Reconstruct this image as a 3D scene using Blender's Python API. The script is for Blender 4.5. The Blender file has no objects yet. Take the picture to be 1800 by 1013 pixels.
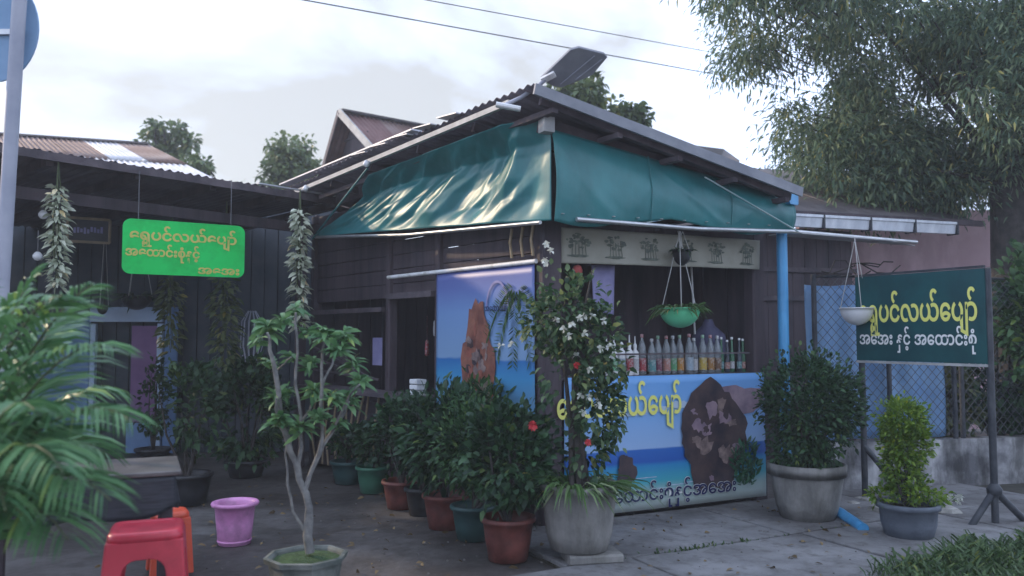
import bpy, math, random
import numpy as np
from mathutils import Vector, Matrix, noise as mnoise
R_ = random.Random(7)
NP = np.random.RandomState(11)
scene = bpy.context.scene
COL = scene.collection

# ------------------------------------------------------------------ camera, world, sun, exposure
FPX, CAM_H = 1450.0, 1.29                     # focal length in photo pixels (1800 wide), eye height
PITCH = math.atan((590 - 506.5) / FPX)
cam_d = bpy.data.cameras.new('camera'); cam = bpy.data.objects.new('camera', cam_d); COL.objects.link(cam)
cam.location = (0, 0, CAM_H); cam.rotation_euler = (math.pi / 2 + PITCH, 0, 0)
cam_d.sensor_width = 36.0; cam_d.lens = 36.0 * FPX / 1800.0; cam_d.clip_end = 2000; cam_d.clip_start = 0.05
cam_d.dof.use_dof = True; cam_d.dof.focus_distance = 6.0; cam_d.dof.aperture_fstop = 1.6
scene.camera = cam

SUN_AZ = math.radians(-66)                    # from +Y towards +X: behind the yard, to the left
SUN_EL = math.radians(23)
world = bpy.data.worlds.new('World'); scene.world = world; world.use_nodes = True
nt = world.node_tree; nt.nodes.clear()
def wn(t, **k):
    n = nt.nodes.new(t)
    for a, b in k.items(): setattr(n, a, b)
    return n
w_out = wn('ShaderNodeOutputWorld'); w_bg = wn('ShaderNodeBackground')
w_sky = wn('ShaderNodeTexSky', sky_type='NISHITA'); w_sky.sun_disc = False
w_sky.sun_elevation = SUN_EL; w_sky.sun_rotation = SUN_AZ
w_sky.air_density = 1.2; w_sky.dust_density = 2.0
w_tc = wn('ShaderNodeTexCoord'); w_map = wn('ShaderNodeMapping'); w_map.inputs['Scale'].default_value = (1.0, 1.0, 2.2)
w_map.inputs['Location'].default_value = (8.6043, 8.5304, 0.509)
w_n1 = wn('ShaderNodeTexNoise'); w_n1.inputs['Scale'].default_value = 1.5; w_n1.inputs['Detail'].default_value = 7; w_n1.inputs['Roughness'].default_value = 0.52; w_n1.inputs['Distortion'].default_value = 0.3
w_r1 = wn('ShaderNodeValToRGB')               # cloud tone: grey undersides to bright white
w_r1.color_ramp.elements[0].position = 0.37; w_r1.color_ramp.elements[0].color = (3.7, 3.8, 4.0, 1)
w_r1.color_ramp.elements[1].position = 0.53; w_r1.color_ramp.elements[1].color = (7.8, 9.4, 13.2, 1)
w_mix = wn('ShaderNodeMixRGB'); w_mix.inputs[0].default_value = 0.86       # thin overcast: blue sky only faintly through it
nt.links.new(w_tc.outputs['Generated'], w_map.inputs['Vector']); nt.links.new(w_map.outputs[0], w_n1.inputs['Vector'])
nt.links.new(w_n1.outputs['Fac'], w_r1.inputs[0]); nt.links.new(w_sky.outputs[0], w_mix.inputs[1]); nt.links.new(w_r1.outputs[0], w_mix.inputs[2])
nt.links.new(w_mix.outputs[0], w_bg.inputs[0]); w_bg.inputs[1].default_value = 0.15
nt.links.new(w_bg.outputs[0], w_out.inputs[0])

sun_d = bpy.data.lights.new('sun', 'SUN'); sun = bpy.data.objects.new('sun', sun_d); COL.objects.link(sun)
sun_d.energy = 2.2; sun_d.angle = math.radians(2.0); sun_d.color = (1.0, 0.76, 0.50)
_sd = Vector((math.sin(SUN_AZ) * math.cos(SUN_EL), math.cos(SUN_AZ) * math.cos(SUN_EL), math.sin(SUN_EL)))
sun.rotation_euler = _sd.to_track_quat('Z', 'Y').to_euler(); sun.location = (-8, 8, 9)

vs = scene.view_settings; vs.view_transform = 'Standard'; vs.look = 'None'; vs.gamma = 1; vs.exposure = 0.45; vs.use_curve_mapping = False
scene.cycles.max_bounces = 6; scene.cycles.transparent_max_bounces = 8
scene.render.resolution_x = 1024; scene.render.resolution_y = 576

# ------------------------------------------------------------------ where things stand
_cp, _sp = math.cos(PITCH), math.sin(PITCH)
def ray(x, y):
    u = (x - 900) / FPX; v = (506.5 - y) / FPX
    return Vector((u, _cp - v * _sp, _sp + v * _cp))
def P(x, y, Y):                               # point seen at photo pixel x, y, at distance Y
    d = ray(x, y); return Vector((0, 0, CAM_H)) + d * (Y / d.y)
def G(x, y, z=0.0):                           # point of the level z seen at photo pixel x, y
    d = ray(x, y); return Vector((0, 0, CAM_H)) + d * ((z - CAM_H) / d.z)
E1 = Vector((0.891, 0.454, 0)); E2 = Vector((-0.635, 0.773, 0)); NF = Vector((0.454, -0.891, 0))   # shop front, shop side, out of the front
NS = Vector((-0.773, -0.635, 0))              # out of the shop's side
A = Vector((0.234, 5.654, 0))                 # the shop's near corner
def L(s, t, z=0.0, n=0.0, m=0.0):
    p = A + E1 * s + E2 * t + NF * n + NS * m
    return Vector((p.x, p.y, z))

# ------------------------------------------------------------------ mesh helpers
ORG = {}
def tag(o, label=None, cat=None, group=None, kind=None):
    if label: o['label'] = label
    if cat: o['category'] = cat
    if group: o['group'] = group
    if kind: o['kind'] = kind
    return o
def thing(name, loc, label, cat, group=None):
    o = bpy.data.objects.new(name, None); COL.objects.link(o); o.location = loc; o.empty_display_size = 0.1
    ORG[o.name] = Vector(loc); return tag(o, label, cat, group)
def link_mesh(name, me, mat, parent=None, base=None):
    me.materials.append(mat)
    o = bpy.data.objects.new(name, me); COL.objects.link(o)
    if parent is not None:
        o.parent = parent; ORG[o.name] = ORG[parent.name]
    else:
        o.location = base if base is not None else (0, 0, 0); ORG[o.name] = Vector(o.location)
    return o
class MB:
    def __init__(s): s.v = []; s.f = []; s.sm = []
    def add(s, vs_, fs, smooth=False):
        b = len(s.v); s.v += [tuple(q) for q in vs_]; s.f += [[i + b for i in f] for f in fs]; s.sm += [smooth] * len(fs); return s
    def bar(s, a, b, w, h=None, up=(0, 0, 1), bev=0.0):          # box along a-b, w across, h along up
        h = w if h is None else h
        a, b = Vector(a), Vector(b); d = (b - a).normalized(); u = Vector(up)
        if abs(d.dot(u)) > 0.98: u = Vector((0, 1, 0))
        x = d.cross(u).normalized(); y = x.cross(d).normalized()
        if bev <= 0:
            c = [x * (i * w / 2) + y * (j * h / 2) for i, j in ((-1, -1), (1, -1), (1, 1), (-1, 1))]
        else:
            W, Hh = w / 2, h / 2; q = bev
            c = [x * i + y * j for i, j in ((-W + q, -Hh), (W - q, -Hh), (W, -Hh + q), (W, Hh - q), (W - q, Hh), (-W + q, Hh), (-W, Hh - q), (-W, -Hh + q))]
        n = len(c)
        return s.add([a + k for k in c] + [b + k for k in c], [[i, (i + 1) % n, n + (i + 1) % n, n + i] for i in range(n)] + [list(range(n))[::-1], list(range(n, 2 * n))])
    def tube(s, pts, rad, n=8, cap=True):
        pts = [Vector(p) for p in pts]; m = len(pts); rad = rad if isinstance(rad, (list, tuple)) else [rad] * m
        V, F = [], []; ref = None
        for i, p in enumerate(pts):
            d = (pts[min(i + 1, m - 1)] - pts[max(i - 1, 0)]).normalized()
            if ref is None: ref = d.orthogonal().normalized()
            ref = (ref - d * ref.dot(d)).normalized(); y = d.cross(ref)
            for k in range(n):
                a = 2 * math.pi * k / n; V.append(p + (ref * math.cos(a) + y * math.sin(a)) * rad[i])
        for i in range(m - 1):
            for k in range(n): F.append([i * n + k, i * n + (k + 1) % n, (i + 1) * n + (k + 1) % n, (i + 1) * n + k])
        s.add(V, F, True)
        if cap: s.add(V[:n], [list(range(n))[::-1]]); s.add(V[-n:], [list(range(n))])
        return s
    def lathe(s, c, prof, n=28, sx=1.0, smooth=True, jit=0.0, seed=0, rot=0.0):     # profile of (radius, z)
        c = Vector(c); V, F = [], []; m = len(prof)
        for i, (r, z) in enumerate(prof):
            for k in range(n):
                a = 2 * math.pi * k / n + rot; q = r
                if jit: q *= 1 + jit * mnoise.noise(Vector((math.cos(a) * 1.5 + seed, math.sin(a) * 1.5, z * 6)))
                V.append(c + Vector((math.cos(a) * q * sx, math.sin(a) * q, z)))
        for i in range(m - 1):
            for k in range(n): F.append([i * n + k, i * n + (k + 1) % n, (i + 1) * n + (k + 1) % n, (i + 1) * n + k])
        s.add(V, F, smooth)
        if prof[0][0] > 1e-4: s.add(V[:n], [list(range(n))[::-1]])
        if prof[-1][0] > 1e-4: s.add(V[-n:], [list(range(n))])
        return s
    def prism(s, poly, off):                                     # flat polygon of 3D points, thickened by vector off
        off = Vector(off); n = len(poly); a = [Vector(p) for p in poly]
        return s.add(a + [p + off for p in a], [list(range(n))[::-1], list(range(n, 2 * n))] + [[i, (i + 1) % n, n + (i + 1) % n, n + i] for i in range(n)])
    def grid(s, fn, nu, nv, smooth=True):
        V = [fn(i / nu, j / nv) for j in range(nv + 1) for i in range(nu + 1)]; w = nu + 1
        return s.add(V, [[j * w + i, j * w + i + 1, (j + 1) * w + i + 1, (j + 1) * w + i] for j in range(nv) for i in range(nu)], smooth)
    def build(s, name, mat, parent=None, base=None, label=None, cat=None, group=None, kind=None, solid=0.0, bevel=0.0):
        o0 = ORG[parent.name] if parent is not None else (Vector(base) if base is not None else Vector((0, 0, 0)))
        me = bpy.data.meshes.new(name); me.from_pydata([(q[0] - o0.x, q[1] - o0.y, q[2] - o0.z) for q in s.v], [], s.f)
        me.polygons.foreach_set('use_smooth', s.sm); me.update()
        o = link_mesh(name, me, mat, parent, base)
        if solid: md = o.modifiers.new('thick', 'SOLIDIFY'); md.thickness = solid; md.offset = 0
        if bevel: md = o.modifiers.new('bevel', 'BEVEL'); md.width = bevel; md.segments = 2; md.limit_method = 'ANGLE'
        return tag(o, label, cat, group, kind)
def copy_tree(o, parent=None):
    c = o.copy(); COL.objects.link(c)
    if parent is not None: c.parent = parent
    for ch in list(o.children): copy_tree(ch, c)
    return c
def norm(a): return a / np.maximum(np.linalg.norm(a, axis=1, keepdims=True), 1e-9)
def leaf_obj(name, pos, dirs, length, wr, mat, parent=None, base=None, fold=0.25, curl=0.15, **tags):
    """many leaves as one mesh: each a folded, slightly curled blade of six points"""
    pos = np.asarray(pos, float); N = len(pos); d = norm(np.asarray(dirs, float)); length = np.broadcast_to(np.asarray(length, float), (N,))
    up = norm(NP.normal(size=(N, 3)) * 0.55 + np.array([0, 0, 1.0])); x = norm(np.cross(d, up)); n = np.cross(x, d)
    l = length[:, None]; w = l * wr
    o0 = np.array(ORG[parent.name] if parent is not None else (base if base is not None else (0, 0, 0)), float)
    b = pos - o0; lift = n * w * fold; drop = np.array([0, 0, -1.0]) * l * curl
    m1 = b + d * l * 0.35; m2 = b + d * l * 0.72 + drop * 0.4
    V = np.stack([b, m1 + x * w * 0.5 + lift, m1 - x * w * 0.5 + lift, m2 + x * w * 0.36 + lift * .7, m2 - x * w * 0.36 + lift * .7, b + d * l + drop], 1).reshape(-1, 3)
    k = np.arange(N)[:, None] * 6
    F = np.concatenate([k + np.array([[0, 1, 2]]), k + np.array([[1, 3, 2]]), k + np.array([[2, 3, 4]]), k + np.array([[3, 5, 4]])], 0)
    me = bpy.data.meshes.new(name); me.vertices.add(len(V)); me.vertices.foreach_set('co', V.ravel())
    me.loops.add(F.size); me.loops.foreach_set('vertex_index', F.ravel().astype(np.int32))
    me.polygons.add(len(F)); me.polygons.foreach_set('loop_start', np.arange(len(F), dtype=np.int32) * 3)
    me.update(calc_edges=True); me.validate()
    return tag(link_mesh(name, me, mat, parent, base), tags.get('label'), tags.get('cat'), tags.get('group'), tags.get('kind'))

# ------------------------------------------------------------------ materials
def mat_new(name):
    m = bpy.data.materials.new(name); m.use_nodes = True; t = m.node_tree; return m, t, t.nodes['Principled BSDF']
def noise_col(t, b, c1, c2, scale, detail=5, lo=0.35, hi=0.65, c3=None, coord='Object', stretch=None, rough=0.6):
    N, Lk = t.nodes, t.links
    tc = N.new('ShaderNodeTexCoord'); n = N.new('ShaderNodeTexNoise'); n.inputs['Scale'].default_value = scale; n.inputs['Detail'].default_value = detail; n.inputs['Roughness'].default_value = rough
    if stretch:
        mp = N.new('ShaderNodeMapping'); mp.inputs['Scale'].default_value = stretch; Lk.new(tc.outputs[coord], mp.inputs[0]); Lk.new(mp.outputs[0], n.inputs['Vector'])
    else: Lk.new(tc.outputs[coord], n.inputs['Vector'])
    r = N.new('ShaderNodeValToRGB'); r.color_ramp.elements[0].position = lo; r.color_ramp.elements[1].position = hi
    r.color_ramp.elements[0].color = (*c1, 1); r.color_ramp.elements[1].color = (*c2, 1)
    if c3: e = r.color_ramp.elements.new((lo + hi) / 2); e.color = (*c3, 1)
    Lk.new(n.outputs['Fac'], r.inputs[0]); Lk.new(r.outputs[0], b.inputs['Base Color'])
    return n, r, tc
def add_bump(t, b, scale, strength, detail=6, dist=0.02, stretch=None):
    N, Lk = t.nodes, t.links
    tc = N.new('ShaderNodeTexCoord'); n = N.new('ShaderNodeTexNoise'); n.inputs['Scale'].default_value = scale; n.inputs['Detail'].default_value = detail
    if stretch:
        mp = N.new('ShaderNodeMapping'); mp.inputs['Scale'].default_value = stretch; Lk.new(tc.outputs['Object'], mp.inputs[0]); Lk.new(mp.outputs[0], n.inputs['Vector'])
    else: Lk.new(tc.outputs['Object'], n.inputs['Vector'])
    u = N.new('ShaderNodeBump'); u.inputs['Strength'].default_value = strength; u.inputs['Distance'].default_value = dist
    Lk.new(n.outputs['Fac'], u.inputs['Height']); Lk.new(u.outputs[0], b.inputs['Normal'])
def mat(name, c1, c2=None, scale=6, rough=0.7, metal=0.0, bump=0.0, bscale=40, spec=0.5, lo=0.35, hi=0.65, c3=None, stretch=None, bstretch=None, detail=5):
    m, t, b = mat_new(name); b.inputs['Roughness'].default_value = rough; b.inputs['Metallic'].default_value = metal
    b.inputs['Specular IOR Level'].default_value = spec
    if c2 is None: c2 = tuple(x * 0.8 for x in c1)
    noise_col(t, b, c1, c2, scale, lo=lo, hi=hi, c3=c3, stretch=stretch, detail=detail)
    if bump: add_bump(t, b, bscale, bump, stretch=bstretch)
    return m
def mat_leaf(name, dark, light, rough=0.5, trans=0.3, mid=None):
    m, t, b = mat_new(name); N, Lk = t.nodes, t.links
    g = N.new('ShaderNodeNewGeometry'); r = N.new('ShaderNodeValToRGB'); r.color_ramp.elements[0].color = (*dark, 1); r.color_ramp.elements[1].color = (*light, 1)
    if mid: e = r.color_ramp.elements.new(0.6); e.color = (*mid, 1)
    if 'petal' not in name:                   # a few yellowed leaves among the green
        e = r.color_ramp.elements.new(0.955); e.color = (*light, 1); r.color_ramp.elements[-1].color = (light[0] * 1.9 + .03, light[1] * 1.35 + .02, light[2] * .8, 1)
    Lk.new(g.outputs['Random Per Island'], r.inputs[0]); Lk.new(r.outputs[0], b.inputs['Base Color']); b.inputs['Roughness'].default_value = rough
    b.inputs['Specular IOR Level'].default_value = 0.35
    tr = N.new('ShaderNodeBsdfTranslucent'); Lk.new(r.outputs[0], tr.inputs[0]); mx = N.new('ShaderNodeMixShader'); mx.inputs[0].default_value = trans
    Lk.new(b.outputs[0], mx.inputs[1]); Lk.new(tr.outputs[0], mx.inputs[2]); Lk.new(mx.outputs[0], N['Material Output'].inputs[0])
    return m
def stain(m, scale, dark, lo=0.42, hi=0.6, stretch=(1, 1, 1), amount=1.0, seed=0.0):
    """old stains with a shape of their own over a material's colour"""
    t = m.node_tree; N, Lk = t.nodes, t.links; b = N['Principled BSDF']; src = b.inputs['Base Color'].links[0].from_socket
    tc = N.new('ShaderNodeTexCoord'); mp = N.new('ShaderNodeMapping'); mp.inputs['Scale'].default_value = stretch; mp.inputs['Location'].default_value = (seed, seed * .6, seed * .3)
    n = N.new('ShaderNodeTexNoise'); n.inputs['Scale'].default_value = scale; n.inputs['Detail'].default_value = 8; n.inputs['Roughness'].default_value = .65
    r = N.new('ShaderNodeValToRGB'); r.color_ramp.elements[0].position = lo; r.color_ramp.elements[0].color = (*dark, 1); r.color_ramp.elements[1].position = hi; r.color_ramp.elements[1].color = (1, 1, 1, 1)
    x = N.new('ShaderNodeMixRGB'); x.blend_type = 'MULTIPLY'; x.inputs[0].default_value = amount
    Lk.new(tc.outputs['Object'], mp.inputs[0]); Lk.new(mp.outputs[0], n.inputs['Vector']); Lk.new(n.outputs['Fac'], r.inputs[0]); Lk.new(src, x.inputs[1]); Lk.new(r.outputs[0], x.inputs[2]); Lk.new(x.outputs[0], b.inputs['Base Color'])
M = {}
M['earth'] = mat('earth', (0.07, 0.06, 0.05), (0.12, 0.10, 0.08), 3, 0.95, bump=0.4, bscale=25)
M['yard'] = mat('yard_concrete', (0.055, 0.05, 0.048), (0.17, 0.165, 0.165), 1.1, 0.7, bump=0.35, bscale=18, lo=0.3, hi=0.7, c3=(0.10, 0.092, 0.088), detail=8)
M['slab'] = mat('pavement_concrete', (0.15, 0.15, 0.155), (0.27, 0.27, 0.275), 2.2, 0.85, bump=0.35, bscale=30, lo=0.3, hi=0.72, detail=9)
M['joint'] = mat('joint_dirt', (0.03, 0.028, 0.022), (0.06, 0.055, 0.04), 12, 0.95)
M['cement'] = mat('cement_pot', (0.17, 0.165, 0.16), (0.30, 0.29, 0.27), 4.5, 0.85, bump=0.3, bscale=22, lo=0.3, hi=0.7, detail=9)
M['wallcement'] = mat('cement_wall', (0.12, 0.12, 0.13), (0.46, 0.46, 0.47), 3.2, 0.9, bump=0.4, bscale=14, lo=0.38, hi=0.62, c3=(0.27, 0.27, 0.28), detail=9)
M['wood_dark'] = mat('dark_timber', (0.034, 0.026, 0.034), (0.085, 0.062, 0.072), 5, 0.75, bump=0.3, bscale=30, stretch=(1, 1, 0.15), bstretch=(1, 1, 0.1))
M['wood_fascia'] = mat('weathered_timber', (0.055, 0.045, 0.055), (0.12, 0.095, 0.105), 5, 0.8, bump=0.3, bscale=30)
M['bamboo'] = mat('dry_bamboo', (0.20, 0.15, 0.09), (0.34, 0.26, 0.16), 9, 0.6)
M['wood_pole'] = mat('grey_pole', (0.30, 0.30, 0.30), (0.46, 0.46, 0.45), 7, 0.6)
M['tarp'] = mat('green_tarpaulin', (0.018, 0.155, 0.165), (0.032, 0.20, 0.205), 2.5, 0.40, spec=0.5, bump=0.12, bscale=9)
M['tarp_edge'] = mat('faded_tarpaulin_hem', (0.22, 0.33, 0.33), (0.36, 0.45, 0.44), 5, 0.5)
M['steel'] = mat('galvanised_pole', (0.42, 0.43, 0.44), (0.6, 0.6, 0.6), 8, 0.35, metal=0.7)
M['roof_old'] = mat('old_zinc_sheet', (0.06, 0.055, 0.06), (0.16, 0.14, 0.14), 1.8, 0.55, metal=0.3, lo=0.3, hi=0.7, detail=8)
M['roof_under'] = mat('dark_zinc_sheet', (0.075, 0.068, 0.085), (0.15, 0.13, 0.15), 1.8, 0.7, metal=0.1)  # dark purplish grey over the whole sheet
M['rust'] = mat('rusty_zinc_sheet', (0.13, 0.07, 0.055), (0.28, 0.22, 0.20), 1.4, 0.7, metal=0.15, lo=0.32, hi=0.68, c3=(0.19, 0.12, 0.10), detail=9)
M['rust_red'] = mat('red_rusty_sheet', (0.12, 0.05, 0.045), (0.22, 0.12, 0.11), 1.6, 0.7, metal=0.1, detail=9)
M['zinc'] = mat('bright_zinc_sheet', (0.42, 0.43, 0.47), (0.58, 0.58, 0.6), 2.5, 0.45, metal=0.3)
M['white'] = mat('white_paint', (0.72, 0.73, 0.75), (0.8, 0.8, 0.8), 5, 0.45)
M['white_plastic'] = mat('white_plastic', (0.7, 0.7, 0.72), (0.78, 0.78, 0.78), 5, 0.35)
M['blue_pipe'] = mat('blue_plastic_pipe', (0.06, 0.30, 0.58), (0.08, 0.36, 0.66), 3, 0.35)
M['blue_pipe_pale'] = mat('pale_blue_plastic', (0.30, 0.52, 0.72), (0.36, 0.58, 0.76), 3, 0.35)
M['gutter'] = mat('white_gutter', (0.66, 0.70, 0.76), (0.78, 0.8, 0.84), 4, 0.4)
M['black'] = mat('black_plastic', (0.012, 0.012, 0.014), (0.03, 0.03, 0.034), 6, 0.45)
M['iron'] = mat('dark_iron', (0.03, 0.035, 0.045), (0.07, 0.075, 0.085), 9, 0.55, metal=0.4)
M['terracotta'] = mat('terracotta_plastic', (0.13, 0.035, 0.03), (0.21, 0.065, 0.05), 5, 0.55)
M['teal_pot'] = mat('dark_green_plastic', (0.015, 0.05, 0.05), (0.03, 0.08, 0.075), 5, 0.5)
M['green_pot'] = mat('green_plastic', (0.03, 0.12, 0.07), (0.045, 0.16, 0.1), 5, 0.5)
M['pink'] = mat('pink_plastic', (0.62, 0.24, 0.50), (0.70, 0.32, 0.58), 4, 0.4)
M['red'] = mat('red_plastic', (0.50, 0.03, 0.055), (0.58, 0.05, 0.075), 3, 0.35)
M['orange_red'] = mat('orange_red_plastic', (0.62, 0.07, 0.03), (0.68, 0.1, 0.05), 3, 0.35)
M['grey_pot'] = mat('grey_blue_pot', (0.07, 0.085, 0.11), (0.12, 0.14, 0.17), 5, 0.7, bump=0.2)
M['green_hang'] = mat('mint_green_plastic', (0.10, 0.52, 0.26), (0.14, 0.60, 0.32), 3, 0.4)
M['soil'] = mat('soil', (0.02, 0.015, 0.01), (0.05, 0.04, 0.03), 20, 0.95, bump=0.6, bscale=60)
M['moss'] = mat('moss', (0.02, 0.05, 0.015), (0.05, 0.1, 0.03), 20, 0.95, bump=0.8, bscale=80)
M['bark'] = mat('grey_bark', (0.025, 0.022, 0.02), (0.07, 0.06, 0.055), 10, 0.9, bump=0.8, bscale=26, bstretch=(1, 1, 0.3))
M['bark_pale'] = mat('pale_bark', (0.10, 0.10, 0.10), (0.24, 0.235, 0.22), 16, 0.8, bump=0.4, bscale=40)
M['stem'] = mat('green_stem', (0.05, 0.08, 0.03), (0.09, 0.11, 0.05), 14, 0.7)
M['blue_sheet'] = mat('blue_tarpaulin', (0.13, 0.26, 0.48), (0.22, 0.38, 0.58), 2.4, 0.4, bump=0.5, bscale=7)
M['pink_wall'] = mat('pink_plaster', (0.60, 0.41, 0.45), (0.68, 0.49, 0.53), 1.6, 0.9)
M['blue_paint'] = mat('blue_painted_wall', (0.10, 0.19, 0.36), (0.16, 0.27, 0.46), 2.6, 0.7)
M['blue_pale'] = mat('pale_blue_paint', (0.34, 0.47, 0.66), (0.46, 0.57, 0.72), 3.5, 0.6)
M['purple'] = mat('purple_paint', (0.17, 0.08, 0.20), (0.22, 0.11, 0.25), 3.5, 0.6)
M['teal_dark'] = mat('dark_teal_boards', (0.03, 0.045, 0.058), (0.065, 0.075, 0.09), 3, 0.8)
M['sign_teal'] = mat('sign_dark_teal', (0.006, 0.062, 0.070), (0.009, 0.085, 0.090), 2.2, 0.35)
M['sign_green'] = mat('sign_bright_green', (0.005, 0.60, 0.10), (0.01, 0.68, 0.13), 2, 0.5, spec=0.3)
M['letter_yellow'] = mat('yellow_lettering', (0.72, 0.72, 0.16), (0.78, 0.76, 0.2), 4, 0.5)
M['letter_gold'] = mat('gold_lettering', (0.48, 0.50, 0.10), (0.66, 0.58, 0.14), 12, 0.5)
M['letter_white'] = mat('white_lettering', (0.75, 0.76, 0.74), (0.8, 0.8, 0.78), 4, 0.5)
M['letter_navy'] = mat('navy_lettering', (0.008, 0.014, 0.075), (0.012, 0.02, 0.1), 4, 0.5)
M['cloth'] = mat('black_tablecloth', (0.012, 0.014, 0.02), (0.035, 0.038, 0.05), 9, 0.65, stretch=(1, 1, 9))
M['tabletop'] = mat('brown_tabletop', (0.07, 0.06, 0.06), (0.15, 0.135, 0.13), 6, 0.35)
M['disc'] = mat('blue_grey_disc', (0.16, 0.29, 0.46), (0.22, 0.36, 0.54), 2, 0.5)
M['pole_grey'] = mat('grey_blue_post', (0.27, 0.29, 0.36), (0.38, 0.39, 0.45), 3, 0.55)
M['panel_under'] = mat('solar_panel_back', (0.17, 0.18, 0.21), (0.26, 0.27, 0.30), 4, 0.6)
M['stone'] = mat('rubble_stone', (0.20, 0.19, 0.17), (0.42, 0.41, 0.38), 8, 0.9, bump=0.6, bscale=20)
M['cream'] = mat('cream_banner', (0.26, 0.25, 0.20), (0.36, 0.35, 0.29), 2.5, 0.7)
M['print_grey'] = mat('printed_grey_green', (0.06, 0.075, 0.06), (0.15, 0.17, 0.13), 18, 0.7)
M['lilac'] = mat('lilac_cloth', (0.20, 0.19, 0.36), (0.30, 0.28, 0.46), 6, 0.8)
M['dusk'] = mat('dusky_sack', (0.05, 0.05, 0.10), (0.09, 0.085, 0.15), 6, 0.8)
M['red_cloth'] = mat('red_cloth', (0.30, 0.05, 0.05), (0.4, 0.08, 0.07), 6, 0.8)
M['wire'] = mat('wire', (0.10, 0.10, 0.11), (0.14, 0.14, 0.15), 6, 0.6)
M['wire_mesh'] = mat('fence_wire', (0.07, 0.08, 0.09), (0.13, 0.14, 0.15), 6, 0.6, metal=0.4)
M['grit'] = mat('grit', (0.06, 0.055, 0.05), (0.16, 0.15, 0.14), 30, 0.9)
M['rope'] = mat('pale_rope', (0.45, 0.45, 0.43), (0.55, 0.54, 0.52), 6, 0.8)
M['l_tree'] = mat_leaf('mango_leaf', (0.07, 0.125, 0.085), (0.24, 0.30, 0.16), 0.5, 0.38, mid=(0.13, 0.20, 0.11))
M['l_back'] = mat_leaf('far_leaf', (0.06, 0.11, 0.045), (0.16, 0.22, 0.08), 0.5, 0.3)
M['l_shrub'] = mat_leaf('shrub_leaf', (0.010, 0.034, 0.018), (0.048, 0.115, 0.045), 0.5, 0.25)
M['l_shrub2'] = mat_leaf('bright_shrub_leaf', (0.018, 0.055, 0.022), (0.075, 0.165, 0.055), 0.5, 0.25)
M['l_dark'] = mat_leaf('dark_shrub_leaf', (0.012, 0.034, 0.016), (0.042, 0.095, 0.038), 0.5, 0.2)
M['l_yellow'] = mat_leaf('yellow_green_leaf', (0.06, 0.14, 0.016), (0.20, 0.30, 0.035), 0.5, 0.35)
M['l_palm'] = mat_leaf('palm_leaf', (0.04, 0.13, 0.05), (0.13, 0.28, 0.11), 0.4, 0.3)
M['l_plum'] = mat_leaf('rosette_leaf', (0.055, 0.15, 0.06), (0.16, 0.31, 0.13), 0.45, 0.3)
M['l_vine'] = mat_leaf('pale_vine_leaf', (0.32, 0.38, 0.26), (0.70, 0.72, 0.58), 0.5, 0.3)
M['l_vine_dark'] = mat_leaf('olive_vine_leaf', (0.05, 0.08, 0.03), (0.16, 0.19, 0.09), 0.5, 0.3)  # dark olive leaf, tone differs from leaf to leaf
M['l_grass'] = mat_leaf('grass_blade', (0.025, 0.06, 0.02), (0.09, 0.15, 0.05), 0.5, 0.3)
M['l_strap'] = mat_leaf('strap_leaf', (0.05, 0.11, 0.03), (0.3, 0.36, 0.2), 0.45, 0.3, mid=(0.09, 0.17, 0.05))
M['petal_white'] = mat_leaf('white_petal', (0.5, 0.52, 0.46), (0.75, 0.76, 0.68), 0.5, 0.3)
M['petal_red'] = mat_leaf('red_petal', (0.5, 0.03, 0.05), (0.7, 0.08, 0.08), 0.5, 0.3)
stain(M['yard'], 0.7, (.42, .36, .34), .40, .62, seed=2.0); stain(M['yard'], 5.0, (.6, .58, .56), .38, .55, seed=7.0)
stain(M['slab'], 1.3, (.55, .53, .52), .40, .6, seed=1.0); stain(M['slab'], 9.0, (.62, .6, .58), .34, .5, seed=4.0)
stain(M['cement'], 5.0, (.5, .5, .48), .42, .62, (1, 1, .22), seed=3.0); stain(M['wallcement'], 4.0, (.35, .35, .34), .42, .58, (1, 1, .3), seed=5.0)
stain(M['white'], 6.0, (.7, .68, .64), .36, .52, seed=2.0); stain(M['tarp'], 3.0, (.72, .76, .76), .40, .60, (1, 1, .4), seed=2.0)
stain(M['sign_teal'], 4.0, (.7, .74, .76), .40, .6, seed=2.0); stain(M['pink_wall'], 2.0, (.75, .72, .72), .42, .6, (1, 1, .4), seed=1.0)
stain(M['blue_pipe'], 5.0, (.72, .74, .78), .42, .6, (1, 1, .3), seed=1.0); stain(M['terracotta'], 9.0, (.6, .56, .54), .40, .58, seed=1.0)
stain(M['red'], 7.0, (.78, .76, .76), .40, .56, seed=3.0); stain(M['pink'], 8.0, (.72, .74, .72), .40, .56, seed=2.0); stain(M['gutter'], 6.0, (.75, .76, .78), .40, .58, (1, 1, .5), seed=1.0)
stain(M['sign_green'], 5.0, (.72, .78, .7), .36, .56, seed=6.0)
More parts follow.
